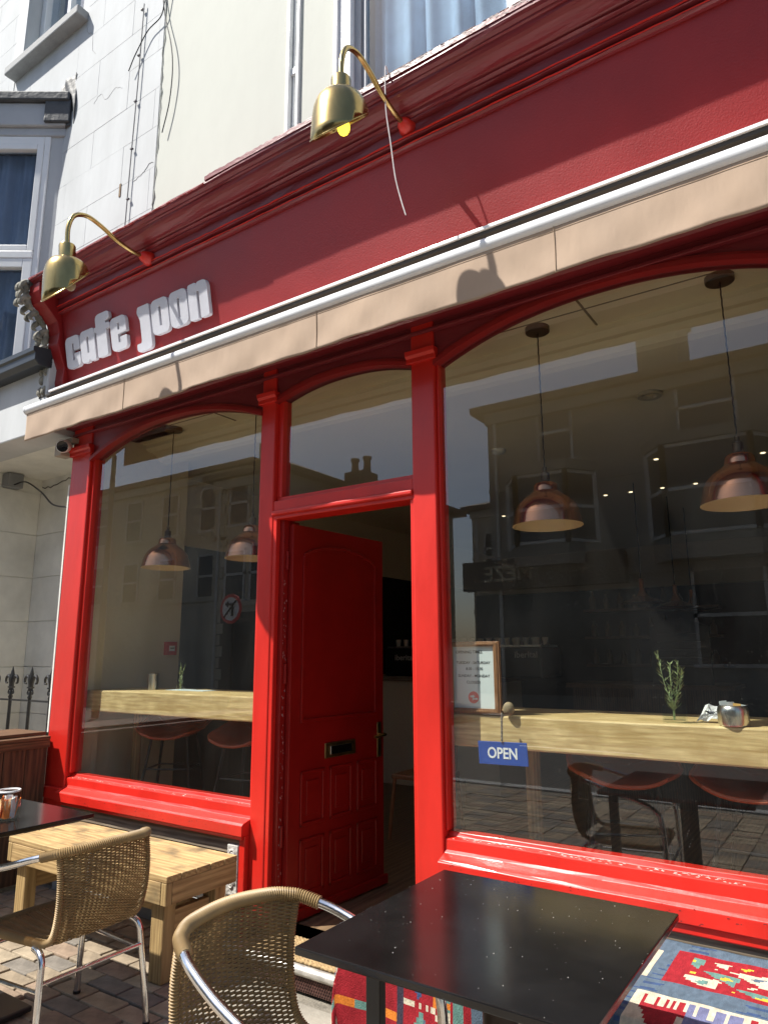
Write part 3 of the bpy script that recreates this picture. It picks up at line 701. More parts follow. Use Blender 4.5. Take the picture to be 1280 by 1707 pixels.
L1 = lamp('tarnished brass swan neck lamp above the cafe joon lettering'); L1.location = (-3.49, -.27, 3.875); L1.rotation_euler = (R(5), 0, 0); L1.scale = (1.05,)*3
L2 = copy_tree(L1); [(setattr(c_, 'data', c_.data.copy()), setattr(c_, 'active_material', emis('warm_bulb_lit', (1, .80, .06), 1.4))) for c_ in L2.children if c_.name.startswith('bulb') and 'holder' not in c_.name]; L2['label'] = 'shinier brass swan neck lamp with lit yellow bulb below the curtained window'; L2.location = (-1.545, -.262, 3.90); L2.rotation_euler = (0, 0, 0); L2.scale = (1, 1, 1)

# security camera
sc_ = thing('security_camera', 'small round lensed security camera under the left end of the awning', 'camera', (-4.55, -.06, 2.86))
G().box(-4.66, -4.58, -.09, .0, 2.80, 2.90).build('mount', mat('beige_plastic', (.35, .31, .25), .6), sc_, bevel=.006)
def aim(o, c, d):
    c = Vector(c)-origin(sc_); qd = Vector((0, -1, 0)).rotation_difference(Vector(d).normalized()).to_matrix().to_4x4()
    o.data.transform(Matrix.Translation(c) @ qd)
g = G(); g.lathe([(.040, -.004), (.044, 0), (.046, .012), (.046, .06), (.03, .07)], (0, 0, 0), 28, 'y', capt=True); aim(g.build('housing', UPVC, sc_, local=True), (-4.53, -.11, 2.85), (.65, -.75, -.35))
g = G(); g.lathe([(.001, .002), (.030, .001), (.040, -.002)], (0, 0, 0), 28, 'y'); aim(g.build('lens', mat('lens_black', (.012, .012, .014), .12), sc_, local=True), (-4.53, -.11, 2.85), (.65, -.75, -.35))
G().box(-4.60, -4.51, -.05, .0, 2.895, 2.93).build('bracket', mat('beige_plastic', (.35, .31, .25)), sc_)
# ------------------------------------------------------------------ neighbouring building on the left
nb = thing('neighbouring_building', 'white rendered neighbour with block joints, bay window and recessed doorway', 'building', (-6, .3, 0))
g = G(); g.box(-9, -6.06, .05, .45, 3.0, 9); g.box(-6.06, -5.1, .05, .45, 3.0, 6.95); g.box(-6.06, -5.1, .05, .45, 8.6, 9); g.box(-5.1, -3.908, .05, .45, 3.0, 9)
g.build('upper_wall', WHITE, nb)
blk = [G().box(-.5, .5, 0, .012, -.5, .5)]
q = random.Random(5)
rows = [3.55+.345*i for i in range(15)]
for ri, z in enumerate(rows):
    x = -9+(.35 if ri % 2 else 0)
    while x < -3.93:
        x1 = min(x+.78, -3.915)
        cells = [(x, x1)]
        if 6.9 < z+.34 and z < 8.6:      # cut around the upper window
            cells = [(a, b) for a, b in ((x, min(x1, -6.20)), (max(x, -5.0), x1)) if b-a > .05]
        for a, b in cells:
            w = q.uniform(.0005, .0016)
            g = G(); g.box(a+w, b-w, .0445+q.uniform(0, .0015), .0498, z+w, z+.345-w); g.build('render_block', WHITE, nb, bevel=.0012)
        x = x1
CRK = mat('fine_crack', (.30, .29, .28), .9)
for pts in ([(-5.02, 6.85), (-4.98, 6.72), (-4.90, 6.66), (-4.88, 6.5), (-4.84, 6.42)], [(-4.78, 5.9), (-4.7, 5.95), (-4.62, 5.86), (-4.5, 5.9), (-4.4, 5.85)], [(-4.16, 4.9), (-4.05, 4.93), (-3.98, 4.98), (-3.93, 4.97)]):
    P = bez([(x+rnd.uniform(-.01, .01), .0445, z) for x, z in pts], 6); P = [p+Vector((rnd.uniform(-.006, .006), 0, rnd.uniform(-.006, .006))) for p in P]
    G().tube(P, .0014, 4).build('crack', CRK, nb)
G().box(-4.33, -4.31, .040, .045, 4.84, 4.95).build('rust_patch', mat('rusty_scar', (.20, .13, .07), .9), nb)
# lower band and gutter, recess
g = G(); g.box(-9, -4.60, -.22, .05, 2.955, 3.50); g.build('band', WHITE, nb, bevel=.01)
g = G(); g.ext([(-.20, 3.42), (-.30, 3.42), (-.33, 3.45), (-.33, 3.50), (-.345, 3.51), (-.345, 3.545), (.03, 3.60), (.03, 3.50), (-.20, 3.50)], -9, -4.60); g.build('gutter', GUT, nb, bevel=.003)
g = G(); g.box(-9, -4.60, .05, .75, 2.96, 3.05); g.build('soffit', WHITED, nb)
g = G(); g.box(-6.05, -4.58, .60, .70, .0, 2.96); g.build('recess_wall', WHITED, nb)
g = G(); g.box(-6.2, -6.02, -.22, .70, 0, 2.96); g.box(-9, -6.2, -.22, .1, 0, 2.96); g.build('recess_side_wall', WHITED, nb)
for z0 in (.55, .93, 1.31, 1.69, 2.07, 2.45):
    g = G(); g.box(-6.018, -5.30, .592, .5995, z0+.003, min(2.9, z0+.377)); g.build('wall_block', WHITED, nb, bevel=.002)
    g = G(); g.box(-5.296, -4.60, .592, .5995, z0+.003, min(2.9, z0+.377)); g.build('wall_block', WHITED, nb, bevel=.002)
    g = G(); g.box(-6.0195, -6.012, -.2, .59, z0+.003, min(2.9, z0+.377)); g.build('wall_block', WHITED, nb, bevel=.002)
g = G(); pts = [(-6.0+i*.045, .595-(.0 if i else 0), 2.90+rnd.uniform(-.012, .012)-.02*math.sin(i*.5)) for i in range(32)]
g.tube(pts, .004, 5); g.build('crack', mat('crack_shadow', (.10, .09, .08), .9), nb)
# sloping lead between cornice end and band
# bay window: canted side runs from (-5.2,.05) towards (-1,-.7)
bd = Vector((-1, -.7, 0)).normalized(); bn = Vector((.7, -1, 0)).normalized(); B0 = Vector((-5.2, .05, 0))
bay = thing('bay_window', 'first floor canted bay window with grey lilac curtain behind white frames', 'bay window', (-5.5, -.2, 3.6))
def bb(g, s0, s1, n0, n1, z0, z1):
    vs = [B0+bd*s+bn*n+Vector((0, 0, z)) for z in (z0, z1) for n in (n0, n1) for s in (s0, s1)]
    g.add([tuple(v) for v in vs], [(0, 1, 3, 2), (4, 6, 7, 5), (0, 4, 5, 1), (2, 3, 7, 6), (0, 2, 6, 4), (1, 5, 7, 3)])
SL = 1.0
g = G(); bb(g, 0, .11, -.2, 0, 3.55, 5.9); g.build('side_post', WHITE, bay, bevel=.004)
g = G(); bb(g, .11, .16, -.08, .012, 3.6, 5.78); bb(g, SL-.06, SL, -.08, .012, 3.6, 5.78); bb(g, .16, SL-.06, -.08, .012, 5.70, 5.78)
fr = g.build('window_frame', UPVC, bay, bevel=.006)
g = G(); bb(g, .16, SL-.06, -.06, .022, 4.62, 4.69); g.build('transom', UPVC, fr, bevel=.008)
g = G(); bb(g, .16, .215, -.05, .018, 4.69, 5.70); bb(g, .215, SL-.06, -.05, .018, 4.69, 4.745); bb(g, .215, SL-.06, -.05, .018, 5.65, 5.70); g.build('upper_sash', UPVC, fr, bevel=.006)
g = G(); bb(g, .16, .235, -.05, .018, 3.62, 4.62); bb(g, .235, SL-.06, -.05, .018, 4.54, 4.62); bb(g, .235, SL-.06, -.05, .018, 3.62, 3.70); g.build('lower_sash', UPVC, fr, bevel=.006)
g = G(); bb(g, .20, SL-.06, -.03, -.024, 3.64, 5.70); g.build('pane', GLASSU, bay)
g = G(); g.grid(lambda u, v: tuple(B0+bd*(.15+.9*u)+bn*(-.14+.03*math.sin(u*30+1.5*v)+.01*math.sin(u*83))+Vector((0, 0, 3.6+2.15*v))), 140, 8); g.build('curtain', GREYC, bay, solid=.004)
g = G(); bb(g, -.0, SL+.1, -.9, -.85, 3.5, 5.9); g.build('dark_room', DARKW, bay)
g = G(); bb(g, -.02, SL+.02, -.3, .02, 5.78, 5.86); g.build('head_frame', BAND, bay, bevel=.01)
g = G(); bb(g, -.02, SL+.02, -.3, .05, 5.86, 6.08); g.build('fascia_band', BAND, bay, bevel=.01)
g = G(); bb(g, -.05, SL+.02, -.4, .09, 6.08, 6.17); g.build('roof_edge', LEAD, bay, bevel=.015)
g = G(); bb(g, -.06, .16, -.02, .075, 5.88, 6.1); g.build('lead_flashing', LEAD, bay, bevel=.01)
g = G(); q = random.Random(8)
g.grid(lambda u, v: (-5.24+.17*u+.02*math.sin(v*5), .040-.03*v*(1-u)+.012*math.sin(u*9+v*7), 5.85+.45*v+.07*u*v), 14, 18); g.build('flashing_apron', LEAD, bay, solid=.006)
# front of the bay and roof
fp = B0+bd*SL
g = G(); g.box(fp.x-1.6, fp.x, fp.y, fp.y+.1, 3.55, 6.1); g.build('front_wall', UPVC, bay)
# upper left window
g = G(); g.box(-6.06, -5.98, .16, .30, 6.95, 8.6); g.box(-5.18, -5.1, .16, .30, 6.95, 8.6); g.box(-5.98, -5.18, .16, .3, 6.95, 7.02); g.box(-5.60, -5.55, .17, .3, 7.02, 8.6)
uw = g.build('window', UPVC, nb, bevel=.006)
G().box(-5.98, -5.18, .22, .226, 7.02, 8.6).build('pane', GLASSU, uw)
curtain(-5.98, -5.18, .33, 7, 8.6, .02, 5).build('curtain', GREYC, uw, solid=.003)
g = G(); g.box(-6.2, -5.0, -.06, .12, 6.86, 6.95); g.build('window_sill', STONE, nb, bevel=.012)
g = G(); g.box(-6.22, -6.06, .03, .05, 6.95, 8.6); g.build('painted_reveal', BAND, nb)
# cables
def cable(label, pts, r, m_, name='cable', cat='cable', group=None, n=8):
    g = G(); P = bez(pts, n); g.tube(P, r, 6); return setp(g.build(name, m_), label, cat, group)
CB = mat('black_cable', (.02, .02, .022), .5); CG = mat('grey_cable', (.14, .14, .15), .6)
vc = thing('wall_cable', 'straight grey cable clipped down the white wall above the left brass lamp', 'cable', (-4.18, .03, 4.1))
G().tube(bez([(-4.165, .026, 6.5), (-4.170, .026, 5.8), (-4.185, .026, 5.2), (-4.195, .026, 4.6), (-4.205, .026, 4.1)], 8), .0048, 6).build('cable_run', CG, vc)
for z in (6.45, 6.02, 5.6, 5.18, 4.75, 4.35):
    G().box(-4.196+.012*0, -4.172, .016, .034, z, z+.010).build('clip', CG, vc)
cable('loose black cable ending in a curve on the cream wall', [(-3.96, .03, 7.1), (-3.95, .03, 6.6), (-3.89, .02, 6.25), (-3.78, .015, 5.9), (-3.74, .015, 5.65), (-3.76, .02, 5.38), (-3.82, .02, 5.15)], .0045, CB)
cable('looped black cable branching left across the pale wall joint', [(-3.83, .03, 7.1), (-3.83, .03, 6.7), (-3.89, .015, 6.33), (-3.93, .015, 6.22), (-4.08, .015, 6.18), (-4.21, .01, 6.03), (-4.28, .01, 5.92)], .0045, CB)
cable('thin pale wire dangling over the red cornice beside the upper lamp', [(-1.555, -.40, 4.09), (-1.545, -.44, 4.10), (-1.543, -.447, 3.98), (-1.54, -.445, 3.85), (-1.52, -.44, 3.68), (-1.50, -.435, 3.5), (-1.475, -.43, 3.38), (-1.45, -.43, 3.29)], .0032, mat('bare_wire', (.55, .5, .5), .4), 'wire', 'wire')
cable('black wire hanging behind the broken console', [(-4.66, -.15, 3.42), (-4.68, -.14, 3.32), (-4.67, -.12, 3.22), (-4.62, -.1, 3.15)], .006, CB)
cable('black cable crossing the recess from the grey junction box to the red pilaster', [(-5.92, .3, 2.85), (-5.70, .28, 2.84), (-5.3, .2, 2.68), (-4.95, .1, 2.52), (-4.6, .02, 2.44)], .0065, CB)
jb = thing('junction_box', 'grey junction box under the neighbour\'s soffit', 'electrical box', (-6.0, .3, 2.85))
G().box(-6.05, -5.92, .25, .38, 2.83, 2.955).build('box', mat('grey_plastic', (.22, .23, .24), .5), jb, bevel=.006)
G().box(-6.04, -5.93, .242, .25, 2.84, 2.945).build('lid', mat('grey_plastic', (.22, .23, .24)), jb, bevel=.003)

# railing with fleur-de-lis heads
rl = thing('iron_railing', 'black iron railing with fleur de lis finials left of the cafe front', 'railing', (-5.2, .12, 0))
RY = .12
G().box(-7.2, -4.62, RY-.006, RY+.006, 1.075, 1.088).build('rail', BLACKM, rl)
G().box(-7.2, -4.62, RY-.006, RY+.006, .25, .265).build('rail', BLACKM, rl)
def finial():
    g = G(); z = 1.09
    g.lathe([(.012, z), (.017, z+.015), (.011, z+.03), (.014, z+.045), (.009, z+.055)], (0, 0, 0), 10)
    g.lathe([(.007, z+.055), (.009, z+.09), (.022, z+.125), (.020, z+.16), (.010, z+.20), (.001, z+.235)], (0, 0, 0), 8)
    for sx in (-1, 1):
        P = bez([(sx*.006, 0, z+.06), (sx*.016, 0, z+.115), (sx*.045, 0, z+.165), (sx*.078, 0, z+.150), (sx*.080, 0, z+.118), (sx*.062, 0, z+.112)], 5); g.tube(P, [.014*(1-.5*i/len(P)) for i in range(len(P))], 6)
        P = bez([(sx*.008, 0, z+.075), (sx*.025, 0, z+.065), (sx*.035, 0, z+.045), (sx*.025, 0, z+.035)], 4); g.tube(P, .006, 5)
    g.box(-.03, .03, -.012, .012, z+.078, z+.088)
    return g
fp_ = None; bp_ = None
for i in range(9):
    x = -4.79-.262*i
    if not fp_:
        bp_ = G().tube([(0, 0, 0), (0, 0, 1.09)], .0125, 8).build('bar', BLACKM, rl, local=True); bp_.location = Vector((x, RY, 0))-rl.location
        fp_ = finial().build('finial', BLACKM, bp_, local=True)
    else:
        b = bp_.copy(); COL.objects.link(b); b.location = Vector((x, RY, 0))-rl.location
        f_ = fp_.copy(); COL.objects.link(f_); f_.parent = b
# wooden divider/planter
pl = thing('wooden_planter', 'brown stained board planter dividing off the left side of the terrace', 'planter', (-4.6, -1, 0))
y = -.045; k = 0
while y > -1.9:
    w = rnd.uniform(.135, .15)
    g = G(); g.box(-4.52, -4.497, y-w+.003, y, .02, .862); o = g.build('board', CEDAR, pl, bevel=.003); y -= w; k += 1
G().box(-4.55, -4.478, -1.92, -.038, .862, .885).build('top_rail', CEDARX, pl, bevel=.004)
G().box(-4.498, -4.478, -1.92, -.038, .815, .861).build('front_rail', CEDARX, pl, bevel=.004)
G().box(-4.90, -4.85, -1.92, -.03, .02, .905).build('back_board', CEDARX, pl, bevel=.004)
G().box(-4.92, -4.55, -1.92, -.03, .885, .908).build('lid_board', CEDARX, pl, bevel=.004)

# ------------------------------------------------------------------ opposite side of the street (seen only as reflections)
def bld(name, label, x0, x1, yf, depth, h, m_, wins, roof=1.3, loc=None):
    t = thing(name, label, 'building', ((x0+x1)/2, yf-depth/2, 0), 'buildings across the street')
    g = G(); g.box(x0, x1, yf-depth, yf, -.1, h); g.build('wall', m_, t)
    e = .35; g = G(); a = [(x0-e, yf+e), (x1+e, yf+e), (x1+e, yf-depth-e), (x0-e, yf-depth-e)]
    vs = [(x, y, h) for x, y in a]+[(x0+depth*.35, yf-depth/2, h+roof), (x1-depth*.35, yf-depth/2, h+roof)]+[(x, y, h-.18) for x, y in a]
    g.add(vs, [(0, 1, 5, 4), (1, 2, 5), (2, 3, 4, 5), (3, 0, 4), (6, 7, 1, 0), (7, 8, 2, 1), (8, 9, 3, 2), (9, 6, 0, 3), (9, 8, 7, 6)])
    g.build('roof', ROOF, t)
    g = G(); g.box(x0, x1, yf, yf+.18, h-.5, h-.2); g.build('eaves_band', m_, t)
    g = G(); g.box(x0, x1, yf, yf+.07, h*.40, h*.40+.18); g.build('string_course', m_, t)
    g = G(); g.box(x0, x1, yf, yf+.05, h*.70, h*.70+.10); g.build('string_course', m_, t)
    g = G(); g.tube([(x0+.25, yf+.08, 0), (x0+.25, yf+.08, h-.4)], .05, 8); g.build('downpipe', OPPF, t)
    for (cx, cz, w, hh) in wins:
        g = G(); f = .07
        for b in ((cx-w/2, cx-w/2+f, cz-hh/2, cz+hh/2), (cx+w/2-f, cx+w/2, cz-hh/2, cz+hh/2), (cx-w/2, cx+w/2, cz+hh/2-f, cz+hh/2), (cx-w/2, cx+w/2, cz-.04, cz+.04), (cx-w/2-.1, cx+w/2+.1, cz-hh/2-.08, cz-hh/2)):
            g.box(b[0], b[1], yf, yf+.06, b[2], b[3])
        wn = g.build('window', OPPF, t)
        G().box(cx-w/2+f, cx+w/2-f, yf+.01, yf+.03, cz-hh/2, cz+hh/2-f).build('pane', mat('dark_window_glass', (.04, .05, .06), .12, var=.3, scale=.8), wn)
    return t
YF = -13.9
def bayw(t, cx, z0, z1, w=2.4, d=.7):
    g = G(); g.ext([(cx-w/2, YF), (cx-w/2+.5, YF+d), (cx+w/2-.5, YF+d), (cx+w/2, YF)], z0-.5, z0, 'z'); g.ext([(cx-w/2-.1, YF), (cx-w/2+.45, YF+d+.1), (cx+w/2-.45, YF+d+.1), (cx+w/2+.1, YF)], z1, z1+.25, 'z')
    b = g.build('bay', DARK, t)
    for k, (a, c) in enumerate((((cx-w/2, YF), (cx-w/2+.5, YF+d)), ((cx-w/2+.5, YF+d), (cx+w/2-.5, YF+d)), ((cx+w/2-.5, YF+d), (cx+w/2, YF)))):
        A = Vector((*a, 0)); C_ = Vector((*c, 0)); D = (C_-A); g = G()
        for u in (0, 1): 
            p = A+D*u; g.bar(p+Vector((0, 0, z0)), p+Vector((0, 0, z1)), .12, .12)
        for z in (z0+.05, (z0+z1)/2, z1-.05): g.bar(A+Vector((0, 0, z)), C_+Vector((0, 0, z)), .08, .08)
        f_ = g.build('bay_window', OPPF, t); g = G(); q0 = A+Vector((0, 0, z0)); q1 = C_+Vector((0, 0, z0)); hgt = Vector((0, 0, z1-z0)); nn = Vector((D.y, -D.x, 0)).normalized()*.02
        g.add([q0, q1, q1+hgt, q0+hgt, q0+nn, q1+nn, q1+hgt+nn, q0+hgt+nn], [(0, 1, 2, 3), (7, 6, 5, 4)]); g.build('pane', MT['dark_window_glass'], f_)
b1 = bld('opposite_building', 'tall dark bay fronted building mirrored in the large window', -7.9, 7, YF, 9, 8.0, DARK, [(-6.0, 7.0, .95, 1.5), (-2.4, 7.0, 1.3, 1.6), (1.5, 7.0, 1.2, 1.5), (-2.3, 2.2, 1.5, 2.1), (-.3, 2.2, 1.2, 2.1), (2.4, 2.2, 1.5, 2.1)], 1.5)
bayw(b1, -6.2, 4.0, 5.8, 2.3); bayw(b1, -2.4, 3.9, 6.0, 2.8); bayw(b1, 2.5, 3.9, 6.0, 2.8)
g = G(); g.box(-4.1, -3.1, YF-3, YF-1.2, 8.0, 11.0); g.box(-4.2, -3.0, YF-3.1, YF-1.1, 10.2, 10.35); g.build('chimney_stack', DARK, b1)
g = G(); g.box(-8.6, -4.4, YF, YF+.35, 3.0, 3.75); fs = g.build('shop_fascia', mat('black_shop_paint', (.02, .02, .022), .5), b1)
text('MEZE', .55, mat('gold_letter', (.45, .40, .28), .6), b1, (-7.3, YF+.37, 3.38), (90, 0, 180), .01, .01)
text('* SINCE 2003 *', .16, MT['gold_letter'], b1, (-5.6, YF+.37, 3.38), (90, 0, 180), .01)
g = G(); g.box(-8.4, -4.5, YF-.3, YF+.02, .4, 2.9); g.build('shop_window', MT['dark_window_glass'], b1)
bld('opposite_building', 'beige three storey terrace mirrored at the far left of the left window', -27, -17.3, YF-.5, 8, 8.2, GREYB,
    [(-26+2.2*i, z, 1.0, 1.6) for i in range(4) for z in (6.7, 4.2)], 1.0)
b3 = bld('opposite_building', 'beige corner house with quoins and chimneys mirrored in the left window', -17.2, -14.4, YF+1.2, 3.5, 7.2, GREYB,
    [(-16.1, 6.2, .9, 1.4), (-15.1, 3.9, .9, 1.8), (-16.2, 3.9, .9, 1.6)], .7)
b4 = bld('opposite_building', 'low beige house with a two pot chimney mirrored in the glass over the door', -14.3, -11.2, YF, 4, 6.2, GREYB, [(-13, 4.6, 1, 1.3), (-12, 4.6, .9, 1.3)], .5)
G().box(-13.75, -12.95, YF-2, YF-1.2, 6.2, 7.35).build('chimney_stack', ROOF, b4)
for x in (-13.6, -13.1): G().lathe([(.13, 7.35), (.11, 7.8), (.15, 7.8), (.15, 7.9)], (x, YF-1.6, 0), 10, capt=True).build('chimney_pot', ROOF, b4)
G().box(-16.6, -16.0, YF-.6, YF-.1, 7.2, 8.6).build('chimney_stack', ROOF, b3)
g = G()
for k in range(20): g.box(-17.21, -16.75+(.12 if k % 2 else 0), YF+1.2, YF+1.25, .3+k*.35, .62+k*.35)
setp(g.build('quoins', GREYB, b3), kind='stuff')
g = G(); g.box(-17, -14.6, YF+1.2, YF+1.24, .3, 2.7); g.build('shop_window', MT['dark_window_glass'], b3)
bld('opposite_building', 'lower pale houses further back mirrored between door and notice', -13, -7.8, YF-9, 7, 7.4, GREYB, [(-12, 5.6, .9, 1.4), (-10.4, 5.6, .9, 1.4), (-8.9, 5.6, .9, 1.4), (-9.8, 3, 1.1, 1.4)], 1.2)
# road sign and street lamp across the road
rs = thing('road_sign', 'round no left turn sign on a pole mirrored in the left window', 'road sign', (-11.3, -7.9, 0))
G().tube([(-11.3, -7.95, -.1), (-11.3, -7.95, 2.75)], .04, 12).build('pole', ALU, rs)
g = G(); g.lathe([(.001, 0), (.26, 0), (.26, .01)], (-11.3, -7.9, 2.38), 32, 'y'); g.build('plate', WPR, rs)
g = G(); g.lathe([(.255, .012), (.32, .012), (.32, -.01)], (-11.3, -7.9, 2.38), 32, 'y'); g.build('red_ring', REDP, rs)
g = G(); g.tube([(-11.24, -7.88, 2.22), (-11.24, -7.88, 2.42), (-11.28, -7.88, 2.48), (-11.36, -7.88, 2.48)], .026, 6); g.add([(-11.36, -7.875, 2.56), (-11.36, -7.875, 2.40), (-11.47, -7.875, 2.48)], [(0, 1, 2)]); g.bar((-11.12, -7.87, 2.56), (-11.48, -7.87, 2.20), .03, .02)
g.build('arrow', INK, rs)
sl = thing('street_lamp', 'tall grey street lamp mirrored at the left edge of the left window', 'street lamp', (-15.9, -7.9, 0))
G().tube([(-15.9, -7.9, -.1), (-15.9, -7.9, 6.6)], [.09, .06], 12).build('pole', ALU, sl)
G().tube([(-15.9, -7.9, 6.6), (-16.6, -7.9, 6.8)], .04, 8).build('arm', ALU, sl)
G().box(-17.1, -16.5, -8, -7.8, 6.75, 6.85).build('lantern', ALU, sl)
# ------------------------------------------------------------------ terrace furniture
def chair_build(label):
    t = thing('wicker_chair', label, 'chair', (0, 0, 0), 'aluminium and wicker bistro chairs')
    # local frame: faces +x, ground z=0
    def hoop(side): return [(.25, side*.255, .0), (.245, side*.262, .30), (.235, side*.268, .55), (.205, side*.270, .615), (.13, side*.268, .655), (0, side*.262, .690), (-.12, side*.245, .725), (-.20, side*.215, .746)]
    back = [(-.235, .19, .754), (-.27, .13, .762), (-.288, 0, .768), (-.27, -.13, .762), (-.235, -.19, .754)]
    for s in (1, -1):
        P = bez(hoop(s), 8); G().tube(P, .0135, 14).build('arm', CHROME, t, local=True)
        G().lathe([(.016, 0), (.016, .012)], (.25, s*.255, 0), 12, capb=True, capt=True).build('foot', BLACKM, t, local=True)
    mid = bez([(-.12, .245, .725), (-.20, .215, .746)]+back+[(-.20, -.215, .746), (-.12, -.245, .725)], 8)
    mid = [p for p in mid if p.x < -.155]
    def wrap(P, r, name, pitch=.0075, amp=.0021, seg=12):
        Q = [P[0]]; 
        L = [0]
        for a, b in zip(P, P[1:]): L.append(L[-1]+(b-a).length)
        n = max(4, int(L[-1]/pitch)*3); out = []; rs = []; k = 0
        for i in range(n+1):
            s = L[-1]*i/n
            while k < len(L)-2 and L[k+1] < s: k += 1
            tt = (s-L[k])/max(1e-9, L[k+1]-L[k]); out.append(P[k].lerp(P[k+1], tt)); rs.append(r+amp*(1 if i % 3 == 1 else (-.2 if i % 3 else -1)))
        return G().tube(out, rs, seg).build(name, WICKD, t, local=True)
    wrap(mid, .0175, 'wrapped_top_rail')
    # sides of the back panel
    TOPL = lambda s: Vector((-.228, s*.198, .748)); BOTL = lambda s: Vector((-.195, s*.188, .425))
    def side(s): return bez([TOPL(s), (-.245, s*.196, .64), (-.240, s*.193, .54), (-.215, s*.19, .46), (-.17, s*.19, .425), (-.10, s*.195, .418)], 8)
    for s in (1, -1): wrap(side(s), .0115, 'wrapped_side_rail')
    fr = [(-.10, .195, .418), (.05, .21, .418), (.17, .215, .42), (.215, .19, .42), (.222, .12, .42), (.222, -.12, .42), (.215, -.19, .42), (.17, -.215, .42), (.05, -.21, .418), (-.10, -.195, .418)]
    wrap(bez(fr, 6), .0135, 'wrapped_seat_rim', .006)
    # rear legs with bent top, stretchers
    for s in (1, -1):
        P = bez([(-.12, s*.20, .405), (-.165, s*.208, .40), (-.195, s*.215, .375), (-.205, s*.222, .30), (-.235, s*.245, .0)], 8)
        G().tube(P, .0125, 12).build('rear_leg', CHROME, t, local=True)
        G().lathe([(.015, 0), (.015, .012)], (-.235, s*.245, 0), 12, capb=True, capt=True).build('foot', BLACKM, t, local=True)
        G().tube([(-.21, s*.225, .28), (.246, s*.263, .28)], .0075, 8).build('side_stretcher', CHROME, t, local=True)
    G().tube([(-.207, .222, .305), (-.207, -.222, .305)], .0085, 10).build('rear_stretcher', CHROME, t, local=True)
    G().tube([(.248, .262, .33), (.248, -.262, .33)], .0085, 10).build('front_stretcher', CHROME, t, local=True)
    # woven back
    def top(u):
        y = (1-2*u)*.192; return Vector((-.288+.058*(abs(y)/.19)**2.2, y, .764-.012*(abs(y)/.19)**2))
    def bs(u, v):     # v 0 bottom -> 1 top
        y = (1-2*u)
        b = Vector((-.205-.012*math.cos(y*1.4), y*.186, .425)); tp = top(u); p = b.lerp(tp, v)
        p.x -= .032*math.sin(v*math.pi)*(1-.2*abs(y)) - .0; return p
    g = G(); nr = 64; nc = 20; seg = 4
    for r_ in range(nr):
        v = (r_+.5)/nr; pts = []
        for i in range(nc*4+1):
            u = i/(nc*4); off = .0030*math.sin(math.pi*u*nc+math.pi*(r_ % 2)); p = bs(u, v); pts.append(p+Vector((off, 0, .0006*math.sin(u*40+r_))))
        g.tube(pts, .0029, seg, cap=False)
    for c in range(nc+1):
        u = c/nc
        if 0 < c < nc:
            g.tube([bs(u, v/20)+Vector((0, 0, 0)) for v in range(21)], .0026, 5, cap=False)
    setp(g.build('woven_back', WICK, t, local=True), kind='stuff')
    # woven seat
    def ss(u, v): x = -.17+.38*v; y = (1-2*u)*(.190+.02*v); return Vector((x, y, .418-.018*math.sin(math.pi*v)*math.sin(math.pi*u)))
    g = G(); nr = 56; nc = 10
    for r_ in range(nr):
        v = (r_+.5)/nr; pts = []
        for i in range(nc*4+1):
            u = i/(nc*4); pts.append(ss(u, v)+Vector((0, 0, .0035*math.sin(math.pi*u*nc+math.pi*(r_ % 2)))))
        g.tube(pts, .0028, seg, cap=False)
    for c in range(1, nc):
        g.tube([ss(c/nc, v/20) for v in range(21)], .004, 5, cap=False)
    setp(g.build('woven_seat', WICK, t, local=True), kind='stuff')
    return t
C1 = chair_build('tan wicker chair with aluminium tube frame turned to the left table')
C1.location = (-2.69, -1.0, 0); C1.rotation_euler = (0, 0, R(181)); C1.scale = (.95, .95, .935)
C2 = copy_tree(C1); C2['label'] = 'tan wicker chair with its curved back in front, tucked up to the right black table'
C2.location = (-1.215, -1.325, 0); C2.rotation_euler = (0, 0, R(-5)); C2.scale = (.97,)*3

def ctable(label, x0, y0, group='square black terrace tables', z=.74, W_=.69, D_=.70, specks=60):
    t = thing('terrace_table', label, 'table', (x0+W_/2, y0+D_/2, 0), group)
    G().box(x0, x0+W_, y0, y0+D_, z-.018, z).build('tabletop', BLACKT, t, bevel=.003)
    G().box(x0+.03, x0+W_-.03, y0+.03, y0+D_-.03, z-.024, z-.0185).build('underside', BLACKM, t)
    cx, cy = x0+W_/2, y0+D_/2
    G().lathe([(.042, .03), (.042, z-.03)], (cx, cy, 0), 20).build('column', mat('brown_black_column', (.03, .02, .016), .35, metal=.5), t)
    G().box(cx-.22, cx+.22, cy-.22, cy+.22, .006, .028).build('base_plate', BLACKM, t, bevel=.006)
    g = G(); g.bar((cx-.2, cy, z-.04), (cx+.2, cy, z-.04), .04, .02); g.bar((cx, cy-.2, z-.041), (cx, cy+.2, z-.041), .04, .018); g.build('cross_arm', BLACKM, t)
    if specks:
        g = G(); q = random.Random(int(cx*100))
        for i in range(specks):
            x, y = x0+q.random()*W_, y0+q.random()**.8*D_; s = q.choice((.0004, .0005, .0006, .0008, .0012))
            g.ball((x, y, z+s*.5), s, s*q.uniform(.6, 1.4), s*.6, 6, 3)
        setp(g.build('crumbs', SPECK, t), kind='stuff')
    return t
ctable('square matt black table in the foreground with crumbs on its bare top', -1.168, -1.408, specks=110)
ctable('square black table at the left with a glass jar standing on it', -3.49, -1.53, specks=25)

